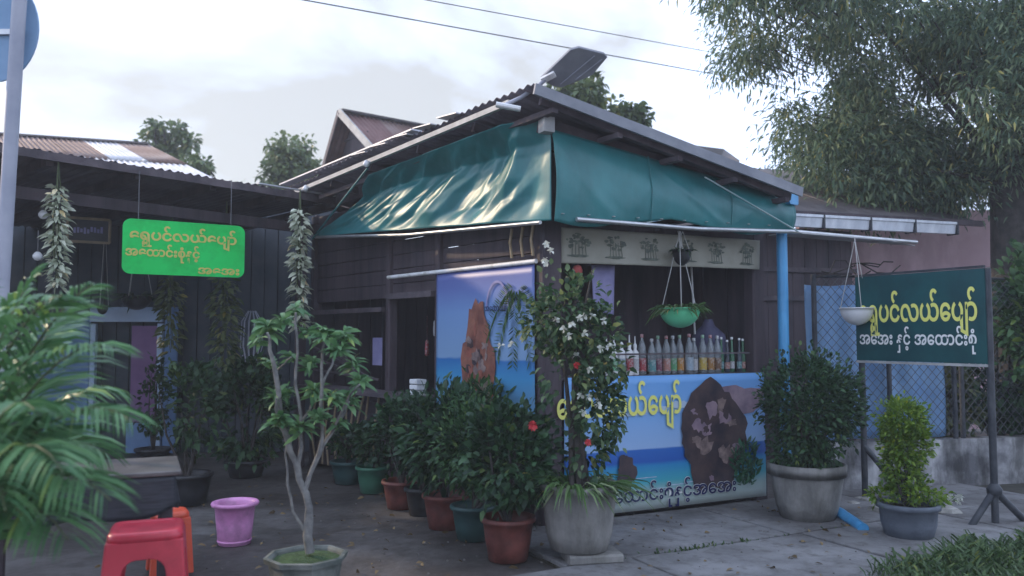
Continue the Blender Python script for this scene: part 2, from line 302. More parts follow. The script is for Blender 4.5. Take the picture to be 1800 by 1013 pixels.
# outlines of the letters that the signs need: advance, then closed outlines as x, y, x, y ...
GLYPH = {'1031':[618,[[326,-10,287,-8,250,-1,215,11,184,28,154,48,129,71,106,98,87,128,72,160,61,195,54,231,52,269,54,307,61,343,72,378,88,410,107,440,130,466,156,490,185,510,217,525,251,537,288,544,326,546,371,543,413,535,450,521,483,501,512,477,535,449,554,418,568,383,498,347,486,376,471,401,454,423,434,441,411,454,386,464,356,470,324,472,300,470,276,466,254,458,233,447,214,433,196,417,181,398,168,376,157,353,149,327,145,300,143,270,144,252,145,235,148,218,152,201,173,216,195,229,218,240,242,251,267,259,292,264,317,268,342,269,376,268,409,264,438,257,466,248,493,237,520,222,548,203,576,182,564,140,545,103,521,70,492,42,457,19,417,3,374,-7],[345,196,322,195,300,192,279,186,258,179,237,170,218,160,199,148,182,135,194,120,207,106,222,94,239,84,257,75,278,69,299,65,323,64,352,65,378,70,401,77,421,87,439,99,455,115,469,133,481,154,469,162,455,170,441,177,426,184,409,189,390,193,368,195]]],'101b':[689,[[509,-467,509,266,508,296,503,323,496,349,487,373,474,395,460,414,443,431,424,446,402,457,379,465,354,470,327,472,295,470,266,463,240,452,216,436,195,416,178,393,164,366,154,336,216,325,270,306,317,277,358,240,390,193,414,140,427,78,432,9,381,-4,367,-7,352,-8,338,-10,323,-10,284,-8,247,-1,213,10,182,26,154,46,129,69,107,95,88,125,74,158,63,192,57,229,55,268,57,307,64,344,74,379,89,412,108,441,130,467,155,490,184,510,216,526,250,537,287,544,326,546,367,544,404,537,439,525,471,510,499,490,524,467,546,440,564,411,578,378,589,344,595,307,597,268,597,-399,722,-399,722,-467],[326,64,350,65,343,108,330,146,311,179,287,207,258,230,225,247,187,259,146,265,149,223,158,184,173,150,194,120,220,96,250,78,286,68]]],'103d':[0,[[-328,-425,-355,-423,-379,-419,-402,-411,-424,-401,-443,-387,-460,-371,-474,-353,-487,-333,-496,-311,-503,-288,-508,-263,-509,-237,-508,-211,-503,-186,-496,-162,-487,-141,-474,-120,-459,-103,-442,-87,-423,-74,-402,-63,-378,-55,-353,-51,-326,-49,-298,-51,-272,-56,-249,-64,-227,-75,-208,-89,-191,-105,-176,-124,-164,-144,-154,-167,-148,-190,-143,-215,-142,-241,-143,-265,-148,-288,-155,-311,-165,-332,-177,-352,-192,-370,-209,-386,-229,-400,-250,-411,-274,-419,-300,-423],[-325,-357,-304,-355,-284,-349,-267,-339,-251,-325,-238,-307,-229,-288,-224,-266,-222,-242,-224,-216,-229,-193,-237,-171,-250,-152,-265,-137,-282,-126,-302,-119,-325,-117,-348,-119,-369,-126,-387,-136,-402,-152,-414,-170,-423,-191,-428,-214,-430,-240,-428,-264,-423,-286,-414,-306,-402,-324,-386,-338,-368,-349,-348,-355]]],'103e':[0,[[-482,-467,-482,-399,-357,-399,-357,-49,-269,-49,-269,-467]]],'1015':[676,[[338,-10,298,-8,260,-1,225,11,192,27,162,47,135,71,111,98,92,129,76,163,64,199,57,237,55,278,57,319,64,358,75,396,90,433,109,466,131,497,156,523,184,546,235,482,215,464,197,443,182,421,169,398,159,372,152,343,147,313,146,280,149,233,159,191,176,154,199,122,228,97,260,78,297,68,338,64,379,68,416,79,448,97,477,122,499,154,516,191,526,233,529,280,527,313,523,343,515,372,505,398,491,421,474,443,455,464,433,482,483,546,503,532,522,515,540,497,556,477,571,455,584,432,595,408,604,383,611,357,617,331,620,305,621,278,619,237,612,198,600,162,584,128,564,97,540,70,513,47,483,27,450,11,415,-1,377,-8]]],'1004':[650,[[341,-10,298,-8,258,-1,221,10,187,26,157,46,130,69,108,95,89,126,74,158,64,193,57,230,55,269,57,307,64,344,75,378,91,411,110,440,133,467,160,490,190,510,223,525,260,537,299,544,341,546,370,545,399,541,426,534,452,526,477,514,500,501,521,486,541,469,558,449,573,429,585,407,595,383,525,347,511,376,493,401,473,423,450,441,425,454,398,464,369,470,339,472,310,470,284,466,259,458,237,447,216,433,198,416,183,397,170,376,159,352,152,326,147,299,146,270,148,241,152,214,160,188,171,164,185,142,201,122,219,105,240,91,262,79,286,71,312,66,339,64,369,66,398,72,425,82,450,96,473,113,493,135,511,160,525,189,595,153,585,130,573,108,558,87,541,68,521,51,500,35,477,22,452,11,426,2,399,-5,370,-9]]],'101c':[1126,[[309,-10,273,-8,239,-1,207,9,178,25,150,44,126,66,105,92,88,122,73,154,63,189,57,227,55,268,57,306,63,342,74,377,88,409,106,439,128,466,153,489,182,509,213,525,248,537,285,544,326,546,363,544,397,538,428,527,457,513,483,494,506,473,528,448,547,421,564,391,579,359,591,326,602,290,618,239,636,194,656,155,680,123,706,98,736,80,771,69,810,65,833,67,856,71,877,79,897,90,915,104,931,120,945,140,958,162,967,186,974,212,979,240,980,270,977,314,968,354,953,388,932,418,905,442,875,459,841,469,803,472,777,471,753,468,731,462,711,454,679,520,693,527,708,532,724,537,740,540,757,543,775,544,795,546,817,546,853,544,887,538,918,527,948,512,975,493,999,471,1020,445,1038,416,1052,383,1063,347,1069,309,1071,268,1069,230,1063,193,1052,159,1038,126,1019,96,998,70,973,46,944,27,914,11,880,-1,845,-8,807,-10,752,-6,704,7,662,27,626,57,595,93,568,137,544,187,524,245,505,302,484,350,462,389,439,419,414,442,386,458,355,468,321,471,283,467,250,457,220,439,194,415,173,384,158,349,149,310,146,266,149,222,158,183,173,149,195,119,221,95,251,78,285,67,323,64,349,65,374,68,395,74,415,82,447,16,433,10,418,4,402,-1,387,-4,369,-7,351,-8,331,-10]]],'101a':[1126,[[333,-10,294,-8,258,-1,224,11,191,27,161,47,135,71,111,98,92,129,76,163,64,199,57,237,55,278,57,319,64,358,75,396,90,433,109,466,131,497,156,523,184,546,235,482,215,464,197,443,182,421,169,398,159,372,152,343,147,313,146,280,148,248,152,218,160,191,170,166,183,143,198,123,216,105,236,91,258,79,281,71,306,66,333,64,359,66,384,71,407,79,429,91,448,105,466,123,481,143,494,166,504,191,511,218,516,248,517,280,516,313,511,343,504,372,494,398,480,421,465,443,447,464,426,482,476,546,496,532,514,515,531,497,546,477,560,455,573,432,583,408,593,383,600,357,605,331,608,305,609,278,608,256,606,235,603,214,599,193,618,164,638,138,661,116,686,98,712,83,739,72,767,66,795,64,835,68,871,78,903,96,930,121,951,151,967,186,976,226,979,270,976,314,967,353,951,388,929,418,902,441,871,458,836,469,797,472,770,471,745,468,723,462,702,454,670,520,685,527,700,532,716,537,732,540,749,543,768,544,789,546,811,546,848,544,883,537,915,527,945,512,972,493,997,470,1018,444,1037,415,1051,383,1062,347,1068,309,1070,268,1068,230,1062,194,1051,159,1036,127,1017,97,995,70,969,47,940,27,908,11,872,-1,834,-8,793,-10,757,-8,723,-3,691,7,660,20,631,36,604,56,581,80,560,107,541,81,518,58,493,38,465,21,435,7,403,-2,369,-8]]],'103a':[0,[[-371,626,-395,641,-417,659,-437,680,-454,704,-468,729,-478,757,-484,787,-486,819,-485,847,-480,872,-473,896,-462,917,-449,936,-434,953,-416,968,-397,980,-376,990,-353,997,-329,1001,-304,1002,-279,1001,-256,997,-233,990,-212,981,-193,969,-176,956,-162,939,-149,921,-206,877,-215,890,-224,901,-235,911,-247,920,-260,926,-274,931,-288,934,-303,935,-326,933,-346,926,-364,916,-379,901,-391,883,-399,864,-404,842,-406,819,-404,794,-400,771,-392,751,-382,732,-369,716,-356,702,-342,689,-327,678]]],'103b':[257,[[176,-467,-165,-346,-165,153,-80,153,-80,-303,91,-365,91,536,176,536]]],'102c':[455,[[146,-10,124,-10,104,-8,86,-7,69,-4,53,0,37,4,22,10,8,16,40,82,60,74,82,68,106,65,132,64,171,68,206,78,236,96,262,121,283,151,297,186,306,226,309,271,308,300,303,327,296,352,285,376,272,397,256,416,237,433,217,447,193,458,168,467,141,471,112,473,83,471,54,466,26,457,-3,445,-31,428,-58,407,-86,382,-113,353,-165,408,-137,438,-108,465,-77,488,-45,509,-10,525,27,537,68,544,111,546,152,544,190,537,227,525,260,510,292,490,319,467,343,440,364,411,380,379,392,345,399,308,401,270,399,231,393,193,382,158,367,126,349,95,327,69,303,46,276,26,246,10,214,-1,181,-8]]],'1021':[1068,[[300,-10,254,-8,211,0,173,12,139,30,109,51,85,77,64,106,49,140,119,176,132,148,148,124,168,105,190,89,216,77,242,69,270,64,300,62,341,64,377,68,406,76,429,88,447,101,459,118,467,136,469,157,467,174,462,189,452,204,440,217,423,228,402,237,377,241,348,243,336,243,336,315,341,315,363,316,383,320,402,327,420,337,435,349,446,363,452,379,454,397,453,412,449,425,442,436,433,446,421,453,408,459,394,464,378,468,361,471,344,473,326,474,308,474,290,474,273,472,256,470,239,466,223,462,209,457,196,451,185,444,176,436,169,426,165,416,164,404,165,395,167,386,171,379,177,372,108,334,89,367,85,376,83,386,81,396,81,407,85,437,96,463,116,487,143,508,176,524,215,536,259,544,308,546,345,545,379,542,409,536,436,528,461,519,481,508,499,495,513,480,531,494,552,506,574,518,599,528,626,536,656,541,688,545,722,546,764,544,803,537,839,526,874,510,904,490,932,467,956,441,976,411,992,378,1004,344,1011,307,1013,268,1011,230,1005,193,994,158,980,126,962,96,940,70,915,46,887,27,856,11,822,-1,785,-8,745,-10,730,-10,716,-9,701,-7,687,-4,636,9,641,77,654,138,677,192,710,239,750,277,797,306,851,325,912,336,901,367,886,394,867,417,844,436,817,451,787,462,754,469,718,471,690,470,664,467,640,461,617,454,596,444,575,432,556,418,538,402,536,380,531,361,523,344,513,330,499,317,482,306,461,296,438,287,438,282,468,272,494,259,514,245,530,229,542,211,550,191,555,170,557,146,553,111,541,80,520,53,491,31,454,13,410,0,359,-7],[736,64,779,68,817,78,848,96,875,120,895,150,909,184,918,223,921,265,879,258,841,246,807,228,778,205,754,177,736,144,725,107,719,64,728,64]]],'1038':[346,[[172,324,149,326,128,331,109,339,93,352,80,367,70,385,65,406,63,430,65,454,70,475,80,493,93,508,109,520,128,529,149,534,172,536,195,534,216,529,235,520,252,508,265,493,275,475,281,454,283,431,281,407,275,386,265,367,252,352,235,340,216,331,195,326],[173,377,184,378,194,380,203,385,211,391,218,399,222,408,225,418,226,430,225,442,222,452,218,461,211,469,203,475,194,480,184,482,173,483,162,482,152,480,143,475,135,469,128,461,124,452,121,442,120,430,123,407,133,390,150,380],[172,-11,149,-9,128,-4,109,4,93,16,80,32,70,50,65,71,63,95,65,119,70,140,80,158,93,173,109,185,128,194,149,199,172,201,195,199,216,194,235,185,252,173,265,158,275,140,281,119,283,96,281,72,275,51,265,32,252,17,235,5,216,-4,195,-9],[173,42,184,43,194,46,203,50,211,56,218,64,222,73,225,83,226,95,225,107,222,117,218,126,211,134,203,140,194,144,184,147,173,148,162,147,152,144,143,140,135,134,128,126,124,117,121,107,120,95,121,83,123,73,128,64,134,56,141,50,150,46,161,43]]],'1014':[570,[[267,-467,267,-10,233,-10,184,-7,142,0,108,13,81,31,60,52,46,76,37,103,34,132,35,152,39,170,46,188,55,204,66,218,78,231,93,242,110,251,127,258,146,264,165,267,185,268,223,265,256,255,284,240,307,218,325,189,339,154,348,112,354,64,376,67,395,72,411,79,425,88,436,99,444,114,448,131,450,151,447,169,440,186,427,201,409,215,386,228,359,241,328,254,292,267,257,280,228,295,203,310,185,326,170,344,160,364,154,386,152,410,153,429,158,447,164,464,174,480,186,494,200,507,215,518,232,528,250,536,270,542,289,545,310,546,332,545,352,544,370,541,387,538,401,533,416,527,429,520,442,513,493,470,441,414,425,429,410,442,395,453,381,461,367,466,351,471,333,473,314,474,299,473,284,470,271,464,259,457,249,448,242,438,237,426,236,414,238,399,244,386,253,375,267,365,284,355,305,345,331,335,360,325,387,315,412,305,435,295,456,284,474,273,490,261,504,247,515,232,524,215,530,197,534,176,535,153,532,117,522,86,507,60,485,38,458,21,428,7,394,-3,356,-8,356,-467],[231,63,267,63,267,64,265,96,261,123,253,146,242,164,228,177,213,186,196,192,178,194,166,193,154,190,143,186,133,179,124,170,117,160,113,146,112,131,114,116,120,103,129,92,143,82,159,73,180,68,204,64]]],'1011':[1125,[[329,-10,289,-8,252,-1,217,11,185,27,156,46,130,70,108,96,89,126,74,158,64,193,57,230,55,268,57,306,64,343,74,378,90,410,108,440,131,466,157,490,187,510,219,525,254,537,292,544,332,546,368,544,402,539,433,530,463,518,489,502,514,484,536,464,555,441,578,465,603,487,628,504,656,519,685,530,717,539,753,543,792,545,833,543,871,536,907,524,940,509,969,489,995,466,1017,439,1036,410,1051,377,1062,343,1068,306,1070,268,1068,229,1061,192,1051,157,1036,124,1016,94,994,68,968,45,938,26,905,10,869,-1,829,-8,787,-10,749,-8,714,-3,682,6,652,18,624,33,599,52,577,73,557,97,537,73,515,52,489,34,462,18,431,6,399,-3,365,-8],[332,64,373,68,409,78,440,96,468,120,489,150,505,184,514,223,517,266,514,310,505,349,490,384,469,415,442,440,410,458,374,468,333,472,293,469,257,458,225,441,198,416,175,386,159,350,149,311,146,266,148,236,152,209,160,183,171,160,184,138,199,119,217,103,237,89,259,78,282,70,306,66],[609,268,608,244,606,220,602,197,596,175,610,151,627,129,648,110,671,94,697,80,725,71,756,65,788,63,830,67,868,77,900,95,928,120,950,150,966,184,976,223,979,266,976,311,967,351,952,386,930,417,904,441,872,458,836,469,794,472,764,471,736,466,709,459,684,450,659,436,637,417,615,392,595,363,601,340,606,317,608,293]]],'1005':[674,[[334,-10,293,-8,255,-1,219,11,187,27,157,46,131,70,109,96,90,126,74,158,64,193,57,230,55,268,57,306,64,343,74,378,90,410,109,440,131,466,158,490,188,510,221,525,257,537,295,544,337,546,378,544,417,537,452,526,486,510,515,490,542,467,565,441,584,412,599,379,610,344,617,307,619,268,617,229,610,192,599,157,583,124,563,94,540,68,513,45,483,26,449,10,413,-1,375,-8],[334,63,363,65,389,69,414,77,436,88,457,103,475,119,491,138,504,160,514,184,522,210,526,237,528,266,525,310,515,350,498,385,476,416,447,440,414,458,377,468,335,472,315,471,295,468,276,464,257,457,274,438,290,418,304,397,316,374,326,350,333,323,338,295,339,265,338,236,334,209,327,184,318,160,306,137,293,116,278,96,261,77,279,71,297,67,315,64],[136,266,137,244,140,222,145,202,152,182,161,164,172,147,184,131,197,117,224,148,243,184,254,222,258,265,257,286,254,306,249,326,242,345,234,364,223,382,210,399,195,416,182,401,170,385,160,368,152,350,145,330,140,309,137,288]]],'102f':[0,[[-368,-467,-368,-49,-279,-49,-279,-399,-154,-399,-154,-467]]],'1036':[0,[[-324,628,-347,630,-368,635,-387,643,-403,656,-416,671,-426,689,-431,710,-433,734,-431,758,-426,778,-416,797,-403,812,-387,824,-368,833,-347,838,-324,840,-301,838,-280,833,-261,825,-245,813,-231,797,-221,779,-215,759,-213,735,-215,711,-221,690,-231,671,-245,656,-261,644,-280,635,-301,630],[-323,681,-312,682,-302,685,-293,689,-285,695,-278,703,-274,712,-271,722,-270,734,-271,746,-274,756,-278,765,-285,773,-293,779,-302,784,-312,786,-323,787,-334,786,-344,784,-353,779,-361,773,-368,765,-372,756,-375,746,-376,734,-375,722,-373,712,-368,703,-362,695,-355,689,-346,685,-335,682]]],'1037':[0,[[-324,-322,-347,-320,-368,-315,-387,-307,-403,-295,-416,-279,-426,-261,-431,-240,-433,-216,-431,-192,-426,-172,-416,-153,-403,-138,-387,-126,-368,-117,-347,-112,-324,-110,-301,-112,-280,-117,-261,-126,-245,-138,-231,-153,-221,-171,-215,-192,-213,-215,-215,-239,-221,-260,-231,-279,-245,-294,-261,-306,-280,-315,-301,-320],[-323,-269,-312,-268,-302,-266,-293,-261,-285,-255,-278,-247,-274,-238,-271,-228,-270,-216,-271,-204,-274,-194,-278,-185,-285,-177,-293,-171,-302,-166,-312,-164,-323,-163,-334,-164,-344,-166,-353,-171,-361,-177,-368,-185,-372,-194,-375,-204,-376,-216,-373,-239,-363,-256,-346,-266]]]}

# ------------------------------------------------------------------ builders shared by several things
def corrugated(mb, a, b, c, waves, amp, nv=4, sag=0.0, seed=0.0):
    """sheet from corner a: b runs across the waves, c along them"""
    a, b, c = Vector(a), Vector(b), Vector(c); n = (b - a).cross(c - a).normalized(); nu = waves * 8
    def fn(u, v):
        return a + (b - a) * u + (c - a) * v + n * (amp * math.sin(2 * math.pi * u * waves) + sag * mnoise.noise(Vector((u * 2 + seed, v * 2, seed))))
    return mb.grid(fn, nu, nv)
def text_obj(name, text, org, right, up, sx, sy, m, parent, bold=0.0, depth=0.002, slant=0.0):
    cu = bpy.data.curves.new(name, 'CURVE'); cu.dimensions = '2D'; cu.fill_mode = 'BOTH'; x = 0.0
    for ch in text:
        if ch == ' ': x += 300; continue
        adv, cs = GLYPH['%04x' % ord(ch)]
        for c in cs:
            pts = [(c[i] + x, c[i + 1] * .22 if ch == 'န' and c[i + 1] < 0 else c[i + 1]) for i in range(0, len(c), 2)]       # na loses its tail above the hook that follows it
            pts = [q for i, q in enumerate(pts) if q != pts[i - 1]]
            sp = cu.splines.new('POLY'); sp.points.add(len(pts) - 1)
            for q, (px, py) in zip(sp.points, pts): q.co = (px / 1000, py / 1000, 0, 1)
            sp.use_cyclic_u = True
        x += adv
    cu.offset = bold; tmp = bpy.data.objects.new('tmp', cu); COL.objects.link(tmp)
    bpy.context.view_layer.update()
    me = bpy.data.meshes.new_from_object(tmp.evaluated_get(bpy.context.evaluated_depsgraph_get()))
    bpy.data.objects.remove(tmp); bpy.data.curves.remove(cu)
    right, up, org = Vector(right).normalized(), Vector(up).normalized(), Vector(org); nrm = right.cross(up)
    o0 = ORG[parent.name]
    for v in me.vertices: v.co = org + right * (v.co.x * sx) + up * (v.co.y * sy) + nrm * (depth if v.co.z >= -1e-6 else -depth) - o0
    me.materials.clear(); me.update(); me.name = name
    return link_mesh(name, me, m, parent)
T_NAME = 'ေရွှပင်လယ်ေပျာ်'          # shop name, letters in the order they stand on the board
T_COLD = 'အေအး'
T_AND = 'နှင့်'
T_POUND = 'အေထာင်းစုံ'
def shrub_pts(c, r, n, seed=0, thr=-0.12, freq=3.0, shell=0.5, lobes=None):
    c = np.array(c, float); r = np.array(r, float); out = []; cnt = 0
    while cnt < n:
        u = norm(NP.normal(size=(n, 3))) * (NP.rand(n, 1) ** (1 / 3.0 * shell)) * (0.78 + 0.44 * NP.rand(n, 1) ** 2)
        p = c + u * r
        k = np.array([mnoise.noise(Vector(q * freq / max(r) * 0.5) + Vector((seed, seed * .7, 0))) for q in (p - c)])
        p = p[k > thr]; out.append(p); cnt += len(p)
    return np.concatenate(out)[:n]
def out_dirs(p, c, upw=0.25, rnd=0.7, outw=0.8):
    return norm(p - np.array(c, float)) * outw + NP.normal(size=p.shape) * rnd * 0.6 + np.array([0, 0, upw])
def pot_profile(r0, r1, h, rim=0.018, rimh=0.03, wall=0.015):
    return [(r0 * 0.6, 0.0), (r0, 0.004), (r0 + (r1 - r0) * .5 + .004, h * .5), (r1, h - rimh), (r1 + rim * .8, h - rimh + .004), (r1 + rim, h - rimh * .5), (r1 + rim * .8, h), (r1 - wall * .3, h), (r1 - wall, h - 0.03), (r1 - wall - .012, h - 0.07)]
def add_pot(root, loc, r0, r1, h, m, soil=None, n=28, jit=0.0, rim=0.018, rimh=0.03, sub=True):
    loc = Vector(loc)
    MB().lathe(loc, pot_profile(r0, r1, h, rim, rimh), n, jit=jit, seed=loc.x).build('pot', m, root)
    MB().lathe(loc, [(r1 - .014, h - .055), (r1 * .6, h - .045), (0.0001, h - .035)], n).build('soil', soil or M['soil'], root)
def stems(root, base, pts, r0, m, name='stem', seed=0):
    mb = MB(); rr = random.Random(seed); base = Vector(base)
    for p in pts:
        p = Vector(p); mid = base.lerp(p, 0.5) + Vector((rr.uniform(-.04, .04), rr.uniform(-.04, .04), rr.uniform(0, .05)))
        q1 = base.lerp(mid, .5) + Vector((rr.uniform(-.012, .012), rr.uniform(-.012, .012), 0)); q3 = mid.lerp(p, .5)
        mb.tube([base, q1, mid, q3, p], [r0, r0 * .85, r0 * .65, r0 * .45, r0 * .2], 6)
    return mb.build(name, m, root)
def potted_shrub(name, label, loc, pot, mpot, crown_c, crown_r, nleaf, llen, mleaf, wr=0.5, group=None, seed=0, thr=-0.12, extra=None, stem_m='bark', upw=0.25, nst=7):
    loc = Vector(loc); t = thing(name, loc, label, 'potted plant', group)
    add_pot(t, loc, *pot, mpot)
    c = loc + Vector(crown_c); rr = random.Random(seed)
    ends = [c + Vector((rr.uniform(-.7, .7) * crown_r[0], rr.uniform(-.7, .7) * crown_r[1], rr.uniform(-.2, .8) * crown_r[2])) for _ in range(nst)]
    stems(t, loc + Vector((0, 0, pot[2] - .06)), ends, 0.013, M[stem_m], seed=seed)
    p = shrub_pts(c, crown_r, nleaf, seed, thr)
    leaf_obj('foliage', p, out_dirs(p, c, upw), NP.uniform(.7, 1.25, nleaf) * llen, wr, M[mleaf], t)
    return t

# ------------------------------------------------------------------ the ground
gm = MB(); gm.grid(lambda u, v: Vector((-150 + 300 * u, -60 + 300 * v, -0.05)), 6, 6); gm.build('ground', M['earth'], kind='structure')
ym = MB()
def yard_f(u, v):
    x, y = -7.2 + 10.6 * u, 1.0 + 9.4 * v
    return Vector((x, y, -0.012 + 0.008 * mnoise.noise(Vector((x * 1.3, y * 1.3, 0)))))
ym.grid(yard_f, 60, 60); ym.build('yard', M['yard'], kind='structure')
pv = MB()
pv.prism([L(-4.2, 0, 0, 3.2), L(5.5, 0, 0, 3.2), L(5.5, 0, 0, 0.0), L(-.42, 0, 0, 0.0), L(-.42, 0, 0, .95), L(-4.2, 0, 0, .95)], (0, 0, -0.02))
for i in range(len(pv.v)): pv.v[i] = (pv.v[i][0], pv.v[i][1], pv.v[i][2] - 0.001)
pave = pv.build('pavement', M['joint'], kind='structure')
def slab(s0, s1, n0, n1, tilt=0.0):
    ns_ = max(2, int((s1 - s0) / .12)); g = .012
    def edge(s, n, k): return mnoise.noise(Vector((s * 4, n * 4, k))) * .022
    top = []
    for i in range(ns_ + 1): s = s0 + g + (s1 - s0 - 2 * g) * i / ns_; top.append((s, n0 + g + edge(s, n0, 1)))
    for i in range(ns_ + 1): s = s1 - g - (s1 - s0 - 2 * g) * i / ns_; top.append((s, n1 - g + edge(s, n1, 2)))
    mb = MB(); a = [L(s, 0, 0.022 + tilt * (s - s0), n) for s, n in top]
    mb.prism([q - Vector((0, 0, 0.05)) for q in a], (0, 0, 0.05)); return mb.build('slab', M['slab'], pave, bevel=0.006)
for k, (s0, s1) in enumerate(((-.42, 1.25), (1.25, 2.6), (2.6, 3.9))): slab(s0, s1, 0.03 if k < 2 else -.4, .957, 0.002 * k)
for k in range(7): slab(-4.2 + k * 1.32 + .25, -4.2 + (k + 1) * 1.32 + .25, .957, 1.95, .003 * (k % 3 - 1))
for k in range(7): slab(-4.2 + k * 1.32 - .1, -4.2 + (k + 1) * 1.32 - .1, 1.95, 3.1)
# weeds rooted in the joint between the slabs
jp = []
for k in range(190):
    s = R_.choice((R_.gauss(.45, .16), R_.gauss(.45, .25), R_.uniform(-.4, 2.4))); q = L(s, 0, 0.005, .957 + R_.gauss(0, .022)); jp.append(q)
leaf_obj('joint_weeds', [tuple(q) for q in jp], NP.normal(size=(190, 3)) * .6 + np.array([0, 0, .9]), NP.uniform(.02, .05, 190), .3, M['l_grass'], kind='stuff', label='small weeds in the crack between pavement slabs', cat='weeds')

# ------------------------------------------------------------------ the corner shop
def zr(s, t): return 2.845 - (s + .35) * .212 - (t + .45) * .042
shop = thing('corner_shop', L(0, 0, 0), 'small dark timber corner shop with green tarpaulin awnings and sheet metal roof', 'shop')
def post(s, t, z0, z1, w, name='post', m='wood_dark', n=0.0): return MB().bar(L(s, t, z0, n), L(s, t, z1, n), w, w, up=NF, bev=.012).build(name, M[m], shop)
post(.05, .05, 0, 2.55, .15); post(1.94, .05, 0, 2.30, .12); post(.03, 1.31, 0, 2.62, .09); post(.03, 2.08, 0, 2.6, .09); post(.03, 3.55, 0, 2.5, .10); post(1.95, 3.5, 0, 2.15, .10)
def board(a, b, w, h, m='wood_dark', name='board', up=(0, 0, 1)): return MB().bar(a, b, w, h, up=up).build(name, M[m], shop)
# side wall: boards under and over the openings
z = 0.08
while z < .74:
    board(L(.02, 1.3, z), L(.02, 3.56, z), .022, .105); z += .112
z = 1.68
while z < 2.45:
    board(L(.025, .12, z), L(.025, 3.56, z), .022, .118); z += .126
for k in range(9): board(L(.012, .2 + k * .12, .5), L(.012, .2 + k * .12, 1.8), .11, .02, up=NS)
# closed back and right-hand walls, floor of the inside
for (a, b) in (((1.98, .1), (1.98, 3.5)), ((1.9, 3.58), (.1, 3.58))):
    n_ = 14
    for k in range(n_):
        q0 = L(a[0] + (b[0] - a[0]) * (k + .03) / n_, a[1] + (b[1] - a[1]) * (k + .03) / n_); q1 = L(a[0] + (b[0] - a[0]) * (k + .97) / n_, a[1] + (b[1] - a[1]) * (k + .97) / n_)
        c = (q0 + q1) / 2; wd = (q1 - q0).length; d = (q1 - q0).normalized()
        zt = zr(a[0] + (b[0] - a[0]) * k / n_, a[1] + (b[1] - a[1]) * k / n_) - .06
        MB().prism([q0 + Vector((0, 0, z_)) if e == 0 else q1 + Vector((0, 0, z_)) for e, z_ in ((0, .02), (1, .02), (1, zt), (0, zt))], d.cross(Vector((0, 0, 1))) * .02).build('board', M['wood_dark'], shop)
MB().prism([L(2.03, .08, .02), L(2.03, 3.6, .02), L(2.03, 3.6, zr(2.03, 3.6) - .05), L(2.03, .08, zr(2.03, .08) - .05)], E1 * .01).build('light_stop', M['wood_dark'], shop)  # backing added behind the boards to stop light leaking through
MB().prism([L(2.0, 3.64, .02), L(.05, 3.64, .02), L(.05, 3.64, zr(.05, 3.64) - .05), L(2.0, 3.64, zr(2.0, 3.64) - .05)], E2 * .01).build('light_stop', M['wood_dark'], shop)  # rear boards get the same added backing against light leaks
MB().prism([L(.1, .9, .03), L(1.9, .9, .03), L(1.9, .9, 2.2), L(.1, .9, 2.2)], E2 * .02).build('light_block', M['wood_dark'], shop)  # dark screen added to block light inside the shop
MB().prism([L(.02, .05, .015), L(1.95, .05, .015), L(1.95, 3.55, .015), L(.02, 3.55, .015)], (0, 0, .01)).build('floor', M['yard'], shop)
# side hatch: sill, frame, counter
MB().bar(L(0, 1.28, .79, 0, .10), L(0, 3.5, .79, 0, .10), .26, .035).build('counter', M['wood_fascia'], shop)
MB().bar(L(0, 1.34, 1.63, 0, .03), L(0, 2.05, 1.63, 0, .03), .04, .05).build('lintel', M['wood_fascia'], shop)
MB().bar(L(0, 2.12, 1.52, 0, .03), L(0, 3.5, 1.52, 0, .03), .04, .04).build('lintel', M['wood_fascia'], shop)
for k in range(5): MB().bar(L(0, 2.2 + k * .06, .9, 0, .02), L(0, 3.48, .95 + k * .11, 0, .02), .012, .02).build('rail', M['wood_fascia'], shop)
for k in range(9):
    t_ = 2.15 + k * .15; mb = MB(); rr = random.Random(k)
    mb.tube([L(0, t_ + rr.uniform(-.03, .03), .05, 0, .06), L(0, t_ + rr.uniform(-.08, .08), .4, 0, .08), L(0, t_ + rr.uniform(-.05, .05), .77, 0, .05)], .011, 6); mb.build('cane', M['bamboo'], shop)
for k, t_ in enumerate((.06, .17, .29)): MB().tube([L(-.03, t_, 1.84, 0, .03), L(-.03, t_ + .01, 1.95, 0, .04), L(-.03, t_, 2.05, 0, .03)], .011, 6).build('bamboo_stick', M['bamboo'], shop)
# front counter
MB().bar(L(.08, 0, .985, -.13), L(1.96, 0, .985, -.13), .30, .03, bev=.006).build('counter', M['wood_fascia'], shop)
for k in range(13): board(L(.1 + k * .145, 0, .03, -.02), L(.1 + k * .145, 0, .965, -.02), .14, .018, up=NF)
MB().bar(L(.5, 0, 1.155, .005), L(1.82, 0, 1.155, .005), .008, .012).build('rail', M['wood_fascia'], shop)
MB().bar(L(-.02, 0, 2.06, -.02), L(1.98, 0, 2.06, -.02), .05, .09).build('lintel', M['wood_dark'], shop)
# beam under the roof along the front and along the side
MB().bar(L(-.2, -.20, 2.69), L(1.98, -.20, 2.31), .06, .10).build('beam', M['wood_fascia'], shop)
MB().bar(L(-.05, -.2, 2.69), L(-.05, 3.3, 2.58), .06, .10).build('beam', M['wood_fascia'], shop)
MB().bar(L(-.2, -.27, 2.62), L(-.2, -.27, 2.72), .08, .08, up=NF).build('beam_end', M['wood_pole'], shop)
